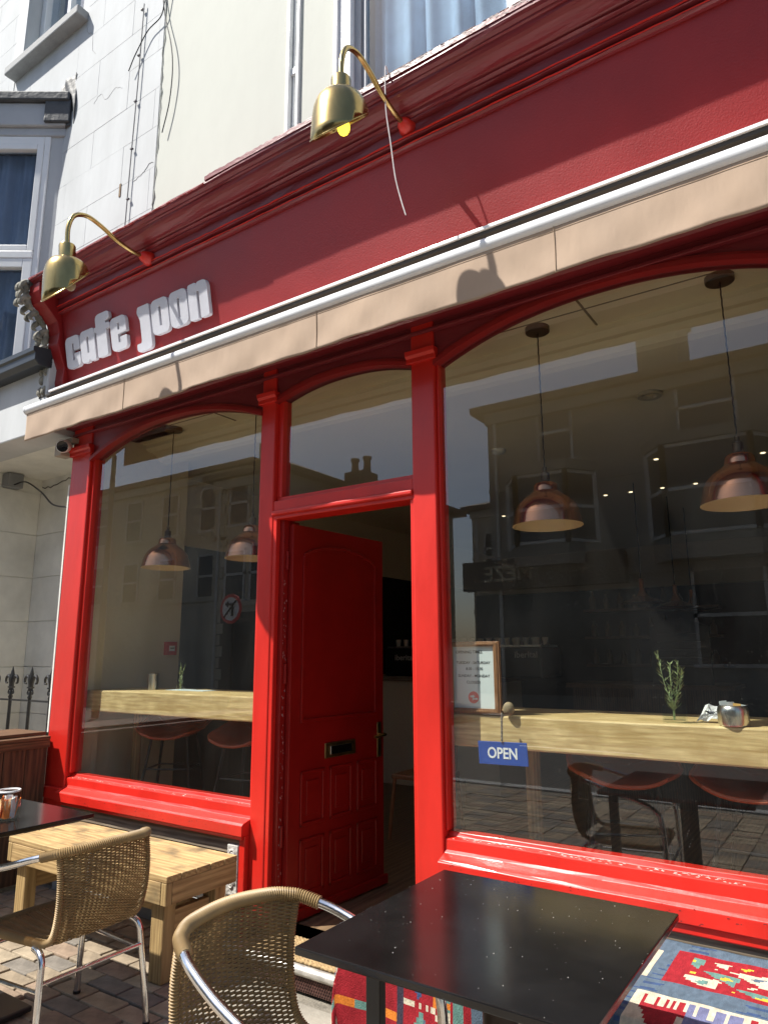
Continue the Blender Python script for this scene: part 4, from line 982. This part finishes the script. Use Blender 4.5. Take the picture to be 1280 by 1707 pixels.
# folded square post of a second small stand seen under the foreground table
# jar of packets
jr = thing('glass_jar', 'glass jar of orange sugar packets and sachets on the left black table', 'jar', (-3.0, -1.1, .74))
g = G(); g.lathe([(.001, .004), (.043, .004), (.048, .012), (.048, .085), (.040, .10), (.040, .112)], (-3.0, -1.1, .74), 28); g.build('glass', GLJ, jr)
g = G(); g.tube([(-3.0+.043*math.cos(a), -1.1+.043*math.sin(a), .853) for a in [i*math.pi/12 for i in range(24)]], .0045, 6, closed=True); g.build('rim', UPVC, jr)
q = random.Random(3)
cols_ = [mat('orange_paper', (.85, .22, .03), .6), PAPER, mat('peach_paper', (.85, .50, .25), .6), mat('orange_paper', (.85, .22, .03))]
for i in range(26):
    a = q.uniform(0, 6.28); r_ = q.uniform(.01, .032); c = Vector((-3.0+r_*math.cos(a), -1.1+r_*math.sin(a), .75)); d = Vector((q.uniform(-.2, .2), q.uniform(-.2, .2), 1)).normalized()
    G().bar(c, c+d*q.uniform(.06, .085), .022, .003, (math.cos(a), math.sin(a), 0)).build('sachet', cols_[i % 4], jr)

# wooden bench
bn_ = thing('wooden_bench', 'chunky treated pine bench table standing against the left stall riser', 'bench', (-3.28, -.35, 0))
BX0, BX1, BY0, BY1, BZ = -3.925, -2.635, -.565, -.145, .45
nb_ = 5; pw = (BY1-BY0)/nb_
for i in range(nb_):
    G().box(BX0+rnd.uniform(-.003, .003), BX1+rnd.uniform(-.003, .003), BY0+i*pw+.0015, BY0+(i+1)*pw-.0015, BZ-.028+0, BZ+rnd.uniform(-.002, .001)).build('plank', PINE, bn_, bevel=.003)
G().box(BX0+.04, BX1-.036, BY0, BY0+.034, BZ-.12, BZ-.029).build('front_rail', PINE, bn_, bevel=.003)
G().box(BX0+.002, BX0+.039, BY0+.0, BY0+.03, BZ-.12, BZ-.029).build('corner_block', PINEZ, bn_, bevel=.003)
G().box(BX1-.035, BX1, BY0+.002, BY0+.034, BZ-.121, BZ-.029).build('corner_block', PINEZ, bn_, bevel=.003)
G().box(BX0+.04, BX1-.036, BY1-.034, BY1, BZ-.12, BZ-.029).build('back_rail', PINE, bn_, bevel=.003)
for x in (BX0, BX1-.034):
    G().box(x, x+.034, BY0+.036, BY1, BZ-.12, BZ-.029).build('end_rail', PINEY, bn_, bevel=.003)
for (x, y) in ((BX0+.045, BY0+.037), (BX1-.135, BY0+.037), (BX0+.045, BY1-.105), (BX1-.115, BY1-.105)):
    G().box(x, x+.085, y, y+.065, 0, BZ-.03).build('leg', PINEZ, bn_, bevel=.004)
for x in (BX0+.07, BX1-.1):
    G().box(x, x+.035, BY0+.103, BY1-.107, .19, .28).build('lower_end_rail', PINEY, bn_, bevel=.003)
G().box(BX0+.106, BX1-.102, -.335, -.30, .19, .28).build('lower_rail', PINE, bn_, bevel=.003)

# bench with kilim
kb_ = thing('low_bench', 'plain low timber bench hidden beneath the patterned kilim', 'bench', (-.6, -.35, 0))
G().box(-1.56, .42, -.655, -.055, .385, .42).build('seat_board', OLDW, kb_, bevel=.01)
for x in (-1.48, .30):
    for y in (-.62, -.12): G().box(x, x+.07, y, y+.05, 0, .384).build('leg', OLDW, kb_)
KC = dict(sl=(.095, .135, .18), rd=(.30, .018, .026), cr=(.56, .50, .38), bl=(.045, .08, .17), te=(.12, .24, .21), og=(.65, .20, .03), dk=(.05, .04, .06), lv=(.15, .16, .28), yl=(.70, .45, .05))
def pat(u, v):
    # u: metres from left hem; v: metres from back edge (0) over the front
    S_ = .0075; a = math.floor(u/S_)*S_; b = math.floor(v/S_)*S_
    def tri(x, y, w, h): x = (x % w)/w; y = (y % h)/h; return abs(x-.5)*2 < y
    # border stripes across
    if u < .36:
        x = a-.02
        if x < 0: return 'cr'
        f = (x % .17)/.17; gq = (b % .26)/.26
        if abs(f-.5)*1.7+abs(gq-.45)*1.5 < .30: return 'bl' if abs(f-.5)+abs(gq-.45) > .12 else 'rd'
        if abs(f-.5)*1.5+abs(gq-.45)*1.2 < .40: return 'cr'
        if gq > .9: return 'te' if f < .4 else 'og'
        return 'rd'
    if u < .385: return 'dk'
    if .385 <= u < .56:
        f = (a-.385)/.175; gq = ((b+.02) % .21)/.21
        if gq < .42:
            if abs(f-.3) < .2*(1-gq/.42) : return 'bl'
            if abs(f-.78) < .16 and gq > .12: return 'og' if f < .80 or (int(gq*24) % 2) else 'te'
            return 'rd'
        if gq < .52: return 'rd' if (int(f*14) % 2) else 'cr'
        if abs(f-.35) < .28*((gq-.52)/.48): return 'te' if f < .4 else 'sl'
        if abs(f-.8) < .14: return 'cr' if int((f+gq)*16) % 2 else 'rd'
        return 'rd'
    if u < .60: return 'te'
    if u < .625: return 'rd'
    if u < .70: return 'sl'
    if u < .98:
        f = (a-.70)/.28; gq = ((b+.06) % .24)/.24
        if f < .04 or f > .96: return 'cr'
        if f < .07 and int(gq*5) % 2: return 'yl'
        if .14 < f < .34 and gq > .15 and abs(f-.24) < .10*(1-abs(gq-.4)*2.2): return 'bl'
        if .40 < f < .92:
            if gq < .30 and f < .56 and (int(gq*30) % 2 or f > .47): return 'bl'
            if abs((f-.44)-(gq-.2)*.8) < .07 and .2 < gq < .8: return 'bl'
            if .72 < f < .92 and gq > .34 and (int(f*34) % 2 or gq > .62): return 'sl' if f > .82 else 'bl'
        if gq > .84 and f < .45: return 'rd' if (int(f*25) % 3) else 'cr'
        return 'cr'
    if u < 1.04: return 'sl'
    if 1.10 < u < 1.44 and .07 < v < .33:
        f = (a-1.10)/.34; gq = (b-.07)/.26
        if f < .08 or f > .92 or gq < .08 or gq > .92: return 'rd'
        if f < .12 or f > .90 or gq < .10 or gq > .90: return 'rd'
        d = f-gq; sh_ = (f+gq)/2
        for d0, d1, c1_, c2_, P_ in ((.60, .16, 'cr', 'sl', .36), (.12, -.20, 'te', 'yl', .33), (-.24, -.62, 'cr', 'te', .36)):
            if min(d0, d1) < d < max(d0, d1):
                h_ = (d-d1)/(d0-d1); ph = (sh_/P_) % 1
                if abs(ph-.5)*2 < .95-h_*.9:
                    return c2_ if abs(ph-.5) < .07 and .15 < h_ < .55 else c1_
                if abs(ph) < .08 and .5 < h_ < .8: return 'yl' if c1_ == 'cr' else 'cr'
                return 'rd'
        return 'rd'
    if v > .42 and 1.06 < u < 1.52:
        f = (a-1.06)/.46; gq = (b-.42)/.5
        if f < .03 or f > .97 or gq < .04: return 'cr'
        if f < .30:
            if gq < .20: return 'rd' if int(f*44) % 2 or gq > .12 else 'cr'
            return 'rd' if f > .05+(gq-.2)*.5 and f < .26 else 'cr'
        if f < .62:
            if gq < .22: return 'lv' if int(f*36) % 3 or gq > .16 else 'cr'
            return 'lv' if abs(f-.46) < .18*(1-(gq-.2)*1.1) else 'cr'
        if gq < .2: return 'rd' if int(f*30) % 2 else 'cr'
        return 'rd' if f > .64 and f < .92 else 'cr'
    if v > .10 and .99 < u < 1.06 and v < .32: return 'cr'
    if u > 1.60 and u < 1.95:
        f = (a-1.6)/.35; return 'rd' if tri(a, b, .12, .14) else ('cr' if tri(a+.06, -b, .12, .14) else 'bl')
    return 'sl' if math.sin(a*23+b*5)+math.sin(b*160) < 1.6 else 'bl'
g = G(); NU, NV = 250, 118; UL, VL = 2.13, 1.0; OH = .16
def kpos(u, v):
    y_top = .60; du = max(0, OH-u); dv = max(0, v-y_top)
    x = -1.56+(u-OH) if u > OH else -1.56-.012-.02*math.sin(min(1, du/.05)*1.57)-.01*math.sin(v*20)
    y = -.05-min(v, y_top)
    if dv > 0: y -= .03*math.sin(min(1, dv/.05)*1.57)+.012*math.sin(u*14+dv*5)*min(1, dv*5)
    z = .437-dv-du*.9 if not (dv and du) else .437-math.hypot(du*.9, dv)
    z += .0025*math.sin(u*9)*math.sin(v*13)+.001*math.sin(u*43+v*27)
    if dv > 0: x += -.05*min(1, dv*3)*math.exp(-u*5)
    return (x, y, max(z, .05-.04*0))
g.grid(lambda a, b: kpos(a*UL, b*VL), NU, NV)
KN = list(KC); 
for j in range(NV):
    for i in range(NU): g.m[j*NU+i] = KN.index(pat((i+.5)/NU*UL, (j+.5)/NV*VL))
kmats = [mat('kilim_'+dict(sl='slate', rd='crimson', cr='ivory', bl='blue', te='teal', og='orange', dk='dark', lv='violet', yl='yellow')[k], KC[k], .95, var=.22, scale=60, bump=.9, bscale=420, bdist=.004, spec=.15, stretch=(1, .45, .45)) for k in KN]
kl = thing('kilim_rug', 'red, slate and cream patterned kilim with geometric figures draped over a bench', 'rug', (-.6, -.35, .4))
g.build('woven_cloth', kmats, kl, solid=.007)
g = G(); q = random.Random(6)
for i in range(150):
    v = .02+.58*i/150; p = Vector(kpos(1.66, v)); g.tube(bez([(.12-1.56+1.50, p.y, p.z+.004), (-.02+q.uniform(0, .02), p.y+q.uniform(-.01, .01), p.z+.014), (.03+q.uniform(-.01, .03), p.y+q.uniform(-.015, .015), p.z+.006)], 3), .0016, 4)
setp(g.build('fringe', mat('ivory_yarn', (.55, .48, .36), .9), kl), kind='stuff')
for yy, n in ((-.14, 9), (-.20, 9)):
    g = G()
    for k in range(n):
        g.tube(bez([(-.36, yy+.05, .447), (-.28, yy+.03+q.uniform(-.01, .01), .45), (-.19, yy+q.uniform(-.012, .012), .447)], 4), .0016, 4)
    g.ball((-.175, yy, .452), .014, .012, .011)
    setp(g.build('tassel', [MT['ivory_yarn']], kl), kind=None)
# black post below the table
fs_ = thing('folding_stand', 'slim black metal upright standing under the foreground table', 'stand', (-1.2, -1.0, 0))
G().box(-1.215, -1.17, -1.06, -1.03, 0.01, .715).build('upright', BLACKM, fs_, bevel=.003)
G().box(-1.24, -1.145, -1.14, -.95, 0.0, .012).build('foot', BLACKM, fs_, bevel=.003)

# ------------------------------------------------------------------ interior things
def slab(label, x0, x1, y0, y1, z0, z1):
    t = thing('window_counter', label, 'counter', ((x0+x1)/2, y0, z0), 'pale oak counters inside the windows')
    G().box(x0, x1, y0, y1, z0, z1).build('slab', OAK, t, bevel=.008)
    return t
c1 = slab('thick pale oak counter inside the left window carrying a tin and a small vase', -4.43, -2.72, .13, .60, 1.035, 1.172)
c2 = slab('thick pale oak counter inside the large window beside the opening times frame', -1.60, .34, .125, .62, .995, 1.133)
g = G(); g.tube([(-1.33, .42, .085), (-1.33, .42, .994)], .034, 16); g.build('leg', PINEZ, c2)
g = G(); g.tube([(-4.2, .42, .085), (-4.2, .42, 1.034)], .03, 16); g.build('leg', PINEZ, c1)

def pendant(label, x, y, top=3.0, zb=1.99, s=1.0, grp='copper pendant lamps in the windows'):
    t = thing('pendant_lamp', label, 'pendant lamp', (x, y, top), grp)
    g = G(); g.lathe([(.001, -.026), (.058, -.026), (.060, -.022), (.060, 0)], (x, y, top), 28); g.build('ceiling_rose', BRONZE, t)
    g = G(); n = 90; P = []; zt = zb+.285*s
    for i in range(n+1): P.append((x+.0008*math.cos(i*1.1), y+.0008*math.sin(i*1.1), top-.02-(top-.02-zt)*i/n))
    g.tube(P, .0034, 6); g.build('cord', mat('braided_cord', (.05, .03, .025), .8, var=.4, scale=200), t)
    g = G(); g.lathe([(.001, .285), (.010, .285), (.010, .262), (.020, .258), (.021, .255), (.021, .218), (.026, .214), (.026, .205)], (x, y, zb), 20) if s == 1 else g.lathe([(.01, .27*s), (.02*s, .25*s), (.02*s, .2*s)], (x, y, zb), 16)
    g.build('lamp_holder', BRONZE, t)
    pr_ = [(.022, .210), (.048, .205), (.056, .195), (.058, .180), (.060, .165), (.078, .150), (.110, .128), (.136, .100), (.150, .068), (.157, .038), (.163, .010), (.165, .0)]
    g = G(); g.lathe([(r_*s, h*s) for r_, h in pr_], (x, y, zb), 48); o = g.build('shade', COP, t)
    g = G(); g.lathe([(r_*s-.003, h*s-.002) for r_, h in pr_[1:]]+[(.165*s, -.001)], (x, y, zb), 48); g.build('shade_lining', COPI, o)
    g = G(); g.ball((x, y, zb+.10*s), .028*s, .028*s, .04*s); g.build('bulb', WPR, t)
    return t
pendant('copper dome pendant over the left counter, nearest the left pilaster', -3.93, .365)
pendant('copper dome pendant half hidden behind the pilaster left of the door', -3.115, .365)
pendant('copper dome pendant in the large window, above the oak counter end near the notice', -1.178, .365)
pendant('copper dome pendant at the right edge of the large window', -.340, .355)
G2 = 'small copper pendants deep inside the cafe'
for lb_, x, y in (('flat copper pendant hanging nearest of three deep inside the cafe', -1.62, 3.8), ('flat copper pendant hanging second of three deep inside the cafe', -1.50, 4.6), ('flat copper pendant hanging furthest of three deep inside the cafe', -1.48, 5.3)):
    t = thing('pendant_lamp', lb_, 'pendant lamp', (x, y, 1.9), G2)
    g = G(); g.lathe([(.02, .22), (.024, .12), (.05, .06), (.2, .0)], (x, y, 1.84), 28); g.build('shade', COP, t)
    g = G(); g.tube([(x, y, 2.05), (x, y, 2.96)], .006, 6); g.build('cord', BLACKM, t)
# tin
tn = thing('sugar_tin', 'small plain steel tin on the left counter', 'tin', (-4.0, .36, 1.172))
g = G(); g.lathe([(.001, 0), (.036, 0), (.036, .092), (.038, .094), (.038, .104), (.03, .107), (.001, .107)], (-4.005, .37, 1.173), 28); g.build('body', STEEL, tn)
def vase(label, x, y, z, sc, seed, cube):
    t = thing('flower_vase', label, 'vase', (x, y, z))
    q = random.Random(seed)
    if cube:
        g = G(); w = .042
        g.box(x-w, x+w, y-.022, y+.022, z, z+.010)
        for a in (-1, 1):
            g.box(x+a*w-(.004 if a > 0 else 0), x+a*w+(.004 if a < 0 else 0), y-.022, y+.022, z+.010, z+.062)
        g.box(x-w, x-.016, y-.022, y+.022, z+.0625, z+.068); g.box(x+.016, x+w, y-.022, y+.022, z+.0625, z+.068)
        g.box(x-w+.004, x+w-.004, y-.022, y-.0195, z+.010, z+.062); g.box(x-w+.004, x+w-.004, y+.0195, y+.022, z+.010, z+.062)
        g.lathe([(.014, .062), (.012, .075), (.019, .082), (.019, .086)], (x, y, z), 16)
    else:
        g = G(); g.lathe([(.001, .006), (.026, .004), (.028, .01), (.028, .045), (.014, .055), (.013, .062), (.018, .066)], (x, y, z), 20)
    g.build('glass', GLJ, t)
    st_ = G(); lf = G()
    for k in range(4 if cube else 3):
        bx = x+q.uniform(-.006, .006); h = (.19+.06*q.random()-(.03*k))*sc; lean = (-.26, .16, .0, .24)[k % 4]
        P = bez([(bx, y, z+.01), (bx+lean*.02, y, z+.06*sc), (bx+lean*.10*sc*1.2, y+q.uniform(-.01, .01), z+.06*sc+h*.5), (bx+lean*.19*sc, y+q.uniform(-.02, .02), z+.06*sc+h)], 8)
        st_.tube(P, .0016, 5)
        n = 44 if cube else 16
        for i in range(n):
            f = .25+.75*i/n; p = P[min(len(P)-1, int(f*(len(P)-1)))]; a = q.uniform(0, 6.28)
            L = q.uniform(.030, .046)*sc*(1.15-.5*f); d = Vector((math.cos(a)*.75, math.sin(a)*.75, .75)).normalized(); s_v = d.cross(Vector((0, 0, 1))).normalized()*(.0030 if cube else .0035)
            up_ = d.cross(s_v).normalized()*.001; mid_ = p+d*L*.5
            lf.add([p, mid_+s_v, p+d*L, mid_-s_v, mid_+up_], [(0, 1, 4), (1, 2, 4), (2, 3, 4), (3, 0, 4), (0, 3, 2, 1)])
    so_ = st_.build('stem', GREEN, t)
    setp(lf.build('leaves', GREEN, t), kind='stuff')
    return t
vase('small round glass vase with a thin green sprig on the left counter', -3.735, .38, 1.173, .62, 5, False)
vase('clear block vase with rosemary sprigs on the counter in the large window', -.640, .185, 1.134, 1.0, 9, True)
nk = thing('folded_paper', 'flat white slip of paper beside the small left vase', 'paper', (-3.75, .40, 1.173))
G().box(-3.86, -3.50, .36, .50, 1.1725, 1.1745).build('sheet', PAPER, nk)
pb = thing('sugar_pot', 'squat steel pot of white and amber sachets on the large window counter', 'pot', (-.43, .17, 1.134))
g = G(); g.lathe([(.001, .0), (.048, .0), (.053, .006), (.054, .055), (.050, .068), (.044, .073), (.043, .066), (.043, .02)], (-.432, .165, 1.134), 32); g.build('body', STEEL, pb)
for i, (dx, dy, c) in enumerate(((-.02, -.01, 1), (-.005, .01, 1), (.012, -.012, 4), (.022, .008, 1), (-.022, .012, 1), (.004, .0, 0))):
    m_ = PAPER if c == 1 else (mat('amber_paper', (.80, .48, .15), .6) if c == 4 else cols_[0])
    G().bar((-.432+dx, .165+dy, 1.15), (-.432+dx*1.5, .165+dy, 1.222-.004*i), .026, .003, (.3*(i-2), 1, 0)).build('sachet', m_, pb)
cr_ = thing('crumpled_card', 'creased white card propped behind the rosemary vase', 'card', (-.55, .25, 1.134))
g = G(); q = random.Random(2); g.grid(lambda u, v: (-.575+.085*u+.03*v, .24+.05*v+.012*math.sin(u*7+v*4), 1.136+.015*u+.06*v*(1-.25*u)+.006*math.sin(u*11)), 6, 5, False); g.build('card', WPR, cr_, solid=.0008)
g = G(); g.grid(lambda u, v: (-.573+.085*u+.03*(.55+.05*v), .2385+.05*.55+.012*math.sin(u*7+2.2)-.002, 1.136+.015*u+.06*(.52+.08*v)*(1-.25*u)+.006*math.sin(u*11)), 6, 1, False); g.build('print_line', INK, cr_)
# notice
nt_ = thing('framed_notice', 'wood framed opening times notice standing inside the window by the door', 'notice', (-1.47, .14, 1.134))
X0, X1, Z0, Z1, YN = -1.600, -1.340, 1.138, 1.452, .118; fwid = .028
for a in ((X0, X0+fwid, Z0, Z1), (X1-fwid, X1, Z0, Z1), (X0+fwid, X1-fwid, Z0, Z0+fwid*.8), (X0+fwid, X1-fwid, Z1-fwid*.8, Z1)):
    g = G(); g.box(a[0], a[1], YN, YN+.018, a[2], a[3])
    if a[1]-a[0] < .05: g.box(a[0]+.006, a[0]+.020, YN-.004, YN, a[2]+.006, a[3]-.006)
    else: g.box(a[0]-.008, a[1]+.008, YN-.004, YN, a[2]+.006, a[2]+.016)
    g.build('frame_side', FRAMEW, nt_, bevel=.002)
pp_ = G().box(X0+fwid, X1-fwid, YN+.010, YN+.014, Z0+.02, Z1-.02).build('paper', PAPER, nt_)
cxn = (X0+X1)/2; YT = YN+.0092
for s, sz, z, dx in (('OPENING TIMES', .0185, 1.405, -.022), ('TUESDAY - SATURDAY', .0165, 1.358, -.002), ('8:30 - 15:30', .0175, 1.331, .004), ('SUNDAY - MONDAY', .017, 1.300, 0), ('CLOSED!', .0175, 1.272, -.002)):
    text(s, sz, INK, pp_, (cxn+dx, YT, z), (90, 0, 0), .0003, .0001)
g = G(); g.lathe([(.001, .0), (.026, .0), (.026, .0009)], (cxn-.004, YT, 1.207), 32, 'y'); g.build('round_logo', REDP, pp_)
text("cafe", .0135, WPR, pp_, (cxn-.009, YT-.0012, 1.212), (90, 0, 0), .0003, .0009)
text("joon", .0135, WPR, pp_, (cxn+.004, YT-.0012, 1.202), (90, 0, 0), .0003, .0009)
os_ = thing('open_sign', 'blue plastic OPEN sign hanging on a cord inside the window', 'sign', (-1.3, .08, 1.0))
op = G(); PO = [Vector((-1.432, .072, 1.030)), Vector((-1.207, .072, 1.034)), Vector((-1.203, .072, .940)), Vector((-1.428, .072, .936))]
op.add([p for p in PO]+[p+Vector((0, .004, 0)) for p in PO], [(0, 3, 2, 1), (4, 5, 6, 7), (0, 1, 5, 4), (1, 2, 6, 5), (2, 3, 7, 6), (3, 0, 4, 7)]); ob_ = op.build('board', BLUE, os_, bevel=.002)
text('OPEN', .062, WPR, ob_, (-1.318, .0712, .984), (90, -.8, 0), .0005, .0012, sx=.86)
g = G(); P1_ = []; P2_ = []
for i in range(60):
    t_ = i/59; z = 1.03+(1.150-1.03)*t_; P1_.append((-1.318+.003*math.cos(i*.9)+.004*t_, .070+.003*math.sin(i*.9), z)); P2_.append((-1.318-.003*math.cos(i*.9)+.004*t_, .070-.003*math.sin(i*.9), z))
g.tube(P1_, .0022, 5); g.tube(P2_, .0022, 5); g.build('cord', mat('two_tone_cord', (.5, .44, .38), .9, var=.6, scale=160, col2=(.08, .06, .06), contrast=(.45, .55)), os_)
g = G(); g.ball((-1.300, .112, 1.165), .026, .022, .029); g.build('knob', mat('stone_knob', (.33, .25, .15), .7, var=.25, scale=30), os_)
# fire alarm call point on the left wall
fa = thing('fire_alarm', 'red break glass fire alarm point on the beige wall in the left window', 'fire alarm', (-4.44, .86, 1.45))
G().box(-4.45, -4.415, .80, .90, 1.40, 1.50).build('box', mat('alarm_red', (.55, .03, .03), .4), fa, bevel=.004)
G().box(-4.416, -4.412, .825, .875, 1.43, 1.47).build('face', WPR, fa); G().box(-4.413, -4.4105, .83, .87, 1.448, 1.456).build('mark', INK, fa)
sd = thing('smoke_detector', 'round white smoke detector on the cafe ceiling', 'smoke detector', (-2.2, 2.1, 2.96))
g = G(); g.lathe([(.055, .0), (.055, -.02), (.04, -.035), (.001, -.04)], (-2.2, 2.1, CZ-.035), 24); g.build('body', UPVC, sd)

# stools: moulded shell on black legs
def stool(label, group='brown shell bar stools at the window counters'):
    t = thing('bar_stool', label, 'stool', (0, 0, 0), group)      # faces -y; seat at .72
    def sh(u, v):     # u across, v front -> back/up
        a = (u-.5)*2; wd = .225 if v < .5 else .225-.03*(v-.5)
        if v < .55: y = -.22+.42*(v/.55); z = .0+.03*abs(a)**2.5-.02*math.sin(v/.55*math.pi); z += -.02*(1-v/.55)**3
        else: q_ = (v-.55)/.45; y = .20+.07*math.sin(q_*1.4)+.01; z = .13*q_**1.1
        z += .10*abs(a)**3*min(1, v*1.6)*(1 if v < .75 else (1-(v-.75)*2.2))
        if v > .5: y -= .09*abs(a)**2.5*min(1, (v-.5)*3)
        rr_ = 1-.35*max(0, (.18-v)/.18)**2-.25*max(0, (v-.85)/.15)**2
        return (a*wd*rr_, y, .72+z)
    g = G(); g.grid(sh, 24, 30); g.build('shell', LEATH, t, solid=.010, local=True)
    e = [Vector(sh(u/20, 0)) for u in range(21)]+[Vector(sh(1, v/24)) for v in range(1, 25)]+[Vector(sh(1-u/20, 1)) for u in range(1, 21)]+[Vector(sh(0, 1-v/24)) for v in range(1, 24)]
    G().tube(e, .008, 6, closed=True).build('rolled_edge', LEATH, t, local=True)
    for sx in (-1, 1):
        for sy in (-1, 1):
            G().tube([(sx*.12, sy*.10, .70), (sx*.22, sy*.20, .0)], .010, 8).build('leg', BLACKM, t, local=True)
    for z, w in ((.26, .175), (.52, .14)):
        for sx in (-1, 1): G().tube([(sx*w, -w+.02, z), (sx*w, w-.02, z)], .006, 6).build('footrest', BLACKM, t, local=True)
        for sy in (-1, 1): G().tube([(-w, sy*(w-.02), z), (w, sy*(w-.02), z)], .006, 6).build('footrest', BLACKM, t, local=True)
    return t
s0 = stool('brown leather shell stool below the left counter, the one nearer the left pilaster')
places = [(-3.93, .52, 30, None), (-3.20, .50, 10, 'brown leather shell stool below the left counter, half cut by the door pilaster'),
          (-.93, .44, 22, 'brown leather shell stool under the right counter just right of the OPEN sign'),
          (-.40, .42, -6, 'brown leather shell stool under the right counter at the right edge of the window')]
for x, y, a, lb_ in places:
    o = s0 if lb_ is None else copy_tree(s0)
    if lb_: o['label'] = lb_
    o.location = (x, y, .085); o.rotation_euler = (0, 0, R(a)); o.scale = (1, 1, 1.12)

# back counter, coffee machine, cups, shelves, chalkboard
bc = thing('serving_counter', 'pale panelled serving counter at the dark rear of the cafe', 'counter', (-3.6, 4, .085))
G().box(-4.85, -3.0, 3.6, 4.2, .085, 1.12).build('front_panel', INW, bc); G().box(-4.87, -2.98, 3.55, 4.25, 1.12, 1.17).build('top', OLDW, bc, bevel=.005)
wc = thing('wooden_counter', 'brown wooden counter seen behind the large window', 'counter', (-1.9, 4, .085))
G().box(-2.35, -1.0, 3.9, 4.5, .085, 1.08).build('body', CEDAR, wc); G().box(-2.4, -.95, 3.86, 4.55, 1.08, 1.12).build('top', CEDARX, wc)
cm = thing('coffee_machine', 'black coffee machine lettered iberital on the rear counter', 'coffee machine', (-2.7, 3.7, 1.17))
G().box(-4.3, -2.52, 3.6, 4.1, 1.171, 1.46).build('body', BLACKM, cm, bevel=.02)
G().box(-4.28, -2.54, 3.62, 4.08, 1.46, 1.48).build('cup_tray', STEEL, cm)
text('iberital', .085, mat('pale_print', (.5, .5, .5), .5), cm, (-2.68, 3.594, 1.385), (90, 0, 0), .001, .001)
text('iberital', .085, MT['pale_print'], cm, (-4.05, 3.594, 1.36), (90, 0, 0), .001, .001)
G3 = 'cups and glasses on the rear shelf'; cup0 = None
for i in range(26):
    x = -4.2+.066*i
    if not cup0:
        cup0 = G().lathe([(.001, 0), (.022, 0), (.030, .07), (.028, .07), (.02, .004)], (0, 0, 0), 14).build('cup', mat('pale_cup', (.5, .48, .44), .4)); o = cup0
    else: o = bpy.data.objects.new('cup', cup0.data); COL.objects.link(o)
    setp(o, 'pale cup or glass among those lined up on top of the coffee machine', 'cup', G3); o.location = (x, 3.72+.05*(i % 3), 1.481)
sv = thing('rear_shelves', 'dark shelves of jars and bottles behind the wooden counter', 'shelf', (-1.9, 5.2, 0))
for z in (1.25, 1.55, 1.85): G().box(-2.6, -1.2, 5.1, 5.35, z, z+.03).build('shelf_board', CEDARX, sv)
bt = None; q = random.Random(11)
for i in range(26):
    z = (1.281, 1.581, 1.881)[i % 3]; x = -2.52+.155*(i//3)
    if not bt:
        bt = G().lathe([(.001, 0), (.035, 0), (.035, .13), (.014, .17), (.014, .21), (.001, .21)], (0, 0, 0), 12).build('bottle', mat('amber_bottle', (.16, .12, .08), .3)); o = bt
    else: o = bpy.data.objects.new('bottle', bt.data); COL.objects.link(o)
    setp(o, 'small bottle or jar on the dark rear shelves', 'bottle', 'bottles on the rear shelves'); o.location = (x, 5.2, z); o.scale = (1, 1, q.uniform(.6, 1))
cbk = thing('chalkboard', 'arched black chalkboard leaning at the back of the cafe', 'chalkboard', (-1.35, 3.7, 1.12))
g = G(); pts = [(-1.62+.5*i/20, 1.12, 1.62+.08*math.sin(math.pi*i/20)) for i in range(21)]; g.strip(pts, 3.95, 3.98); g.build('board', BLACKM, cbk)
g = G()
for k in range(5): g.box(-1.56, -1.22+.03*(k % 2), 3.944, 3.949, 1.56-.07*k, 1.565-.07*k)
setp(g.build('chalk_lines', mat('chalk', (.25, .25, .25), .9), cbk), kind='stuff')
ws_ = thing('rear_window', 'small bright pane at the very back of the cafe', 'window', (-2.13, 7.9, 1.4))
G().box(-2.24, -2.03, 7.96, 7.99, 1.40, 1.80).build('pane', emis('daylight_pane', (.55, .65, .70), .5), ws_)
# chair and potted twigs seen through the door
ic = thing('wooden_chair', 'dark spindle backed wooden chair just inside the open door', 'chair', (-2.75, 1.75, .085))
G().box(-3.0, -2.62, 1.75, 2.12, .50, .535).build('seat', FRAMEW, ic, bevel=.01)
for x, y in ((-2.98, 1.77), (-2.64, 1.77), (-2.98, 2.10), (-2.64, 2.10)): G().tube([(x*1.0, y, .5), (x+(-.03 if x < -2.8 else .03), y+(-.03 if y < 1.9 else .03), .085)], .014, 8).build('leg', FRAMEW, ic)
for k in range(5): G().tube([(-2.97+.08*k, 2.1, .53), (-2.97+.08*k, 2.17, .93)], .008, 6).build('spindle', FRAMEW, ic)
G().tube([(-3.0, 2.17, .94), (-2.8, 2.19, .96), (-2.6, 2.17, .94)], .015, 8).build('crest_rail', FRAMEW, ic)
tp_ = thing('twig_pot', 'white pot of tall bare twigs beside the rear counter', 'plant pot', (-3.1, 3.0, .085))
G().lathe([(.001, 0), (.08, 0), (.10, .22), (.09, .22)], (-3.15, 3.0, .085), 20).build('pot', mat('pale_cup', (.5, .48, .44)), tp_)
for k in range(14):
    a = k*2.4; G().tube(bez([(-3.15, 3.0, .28), (-3.15+.05*math.cos(a), 3+.05*math.sin(a), .8), (-3.15+.12*math.cos(a), 3+.12*math.sin(a), 1.15+.1*math.sin(k))], 4), .004, 5).build('twig', OLDW, tp_)
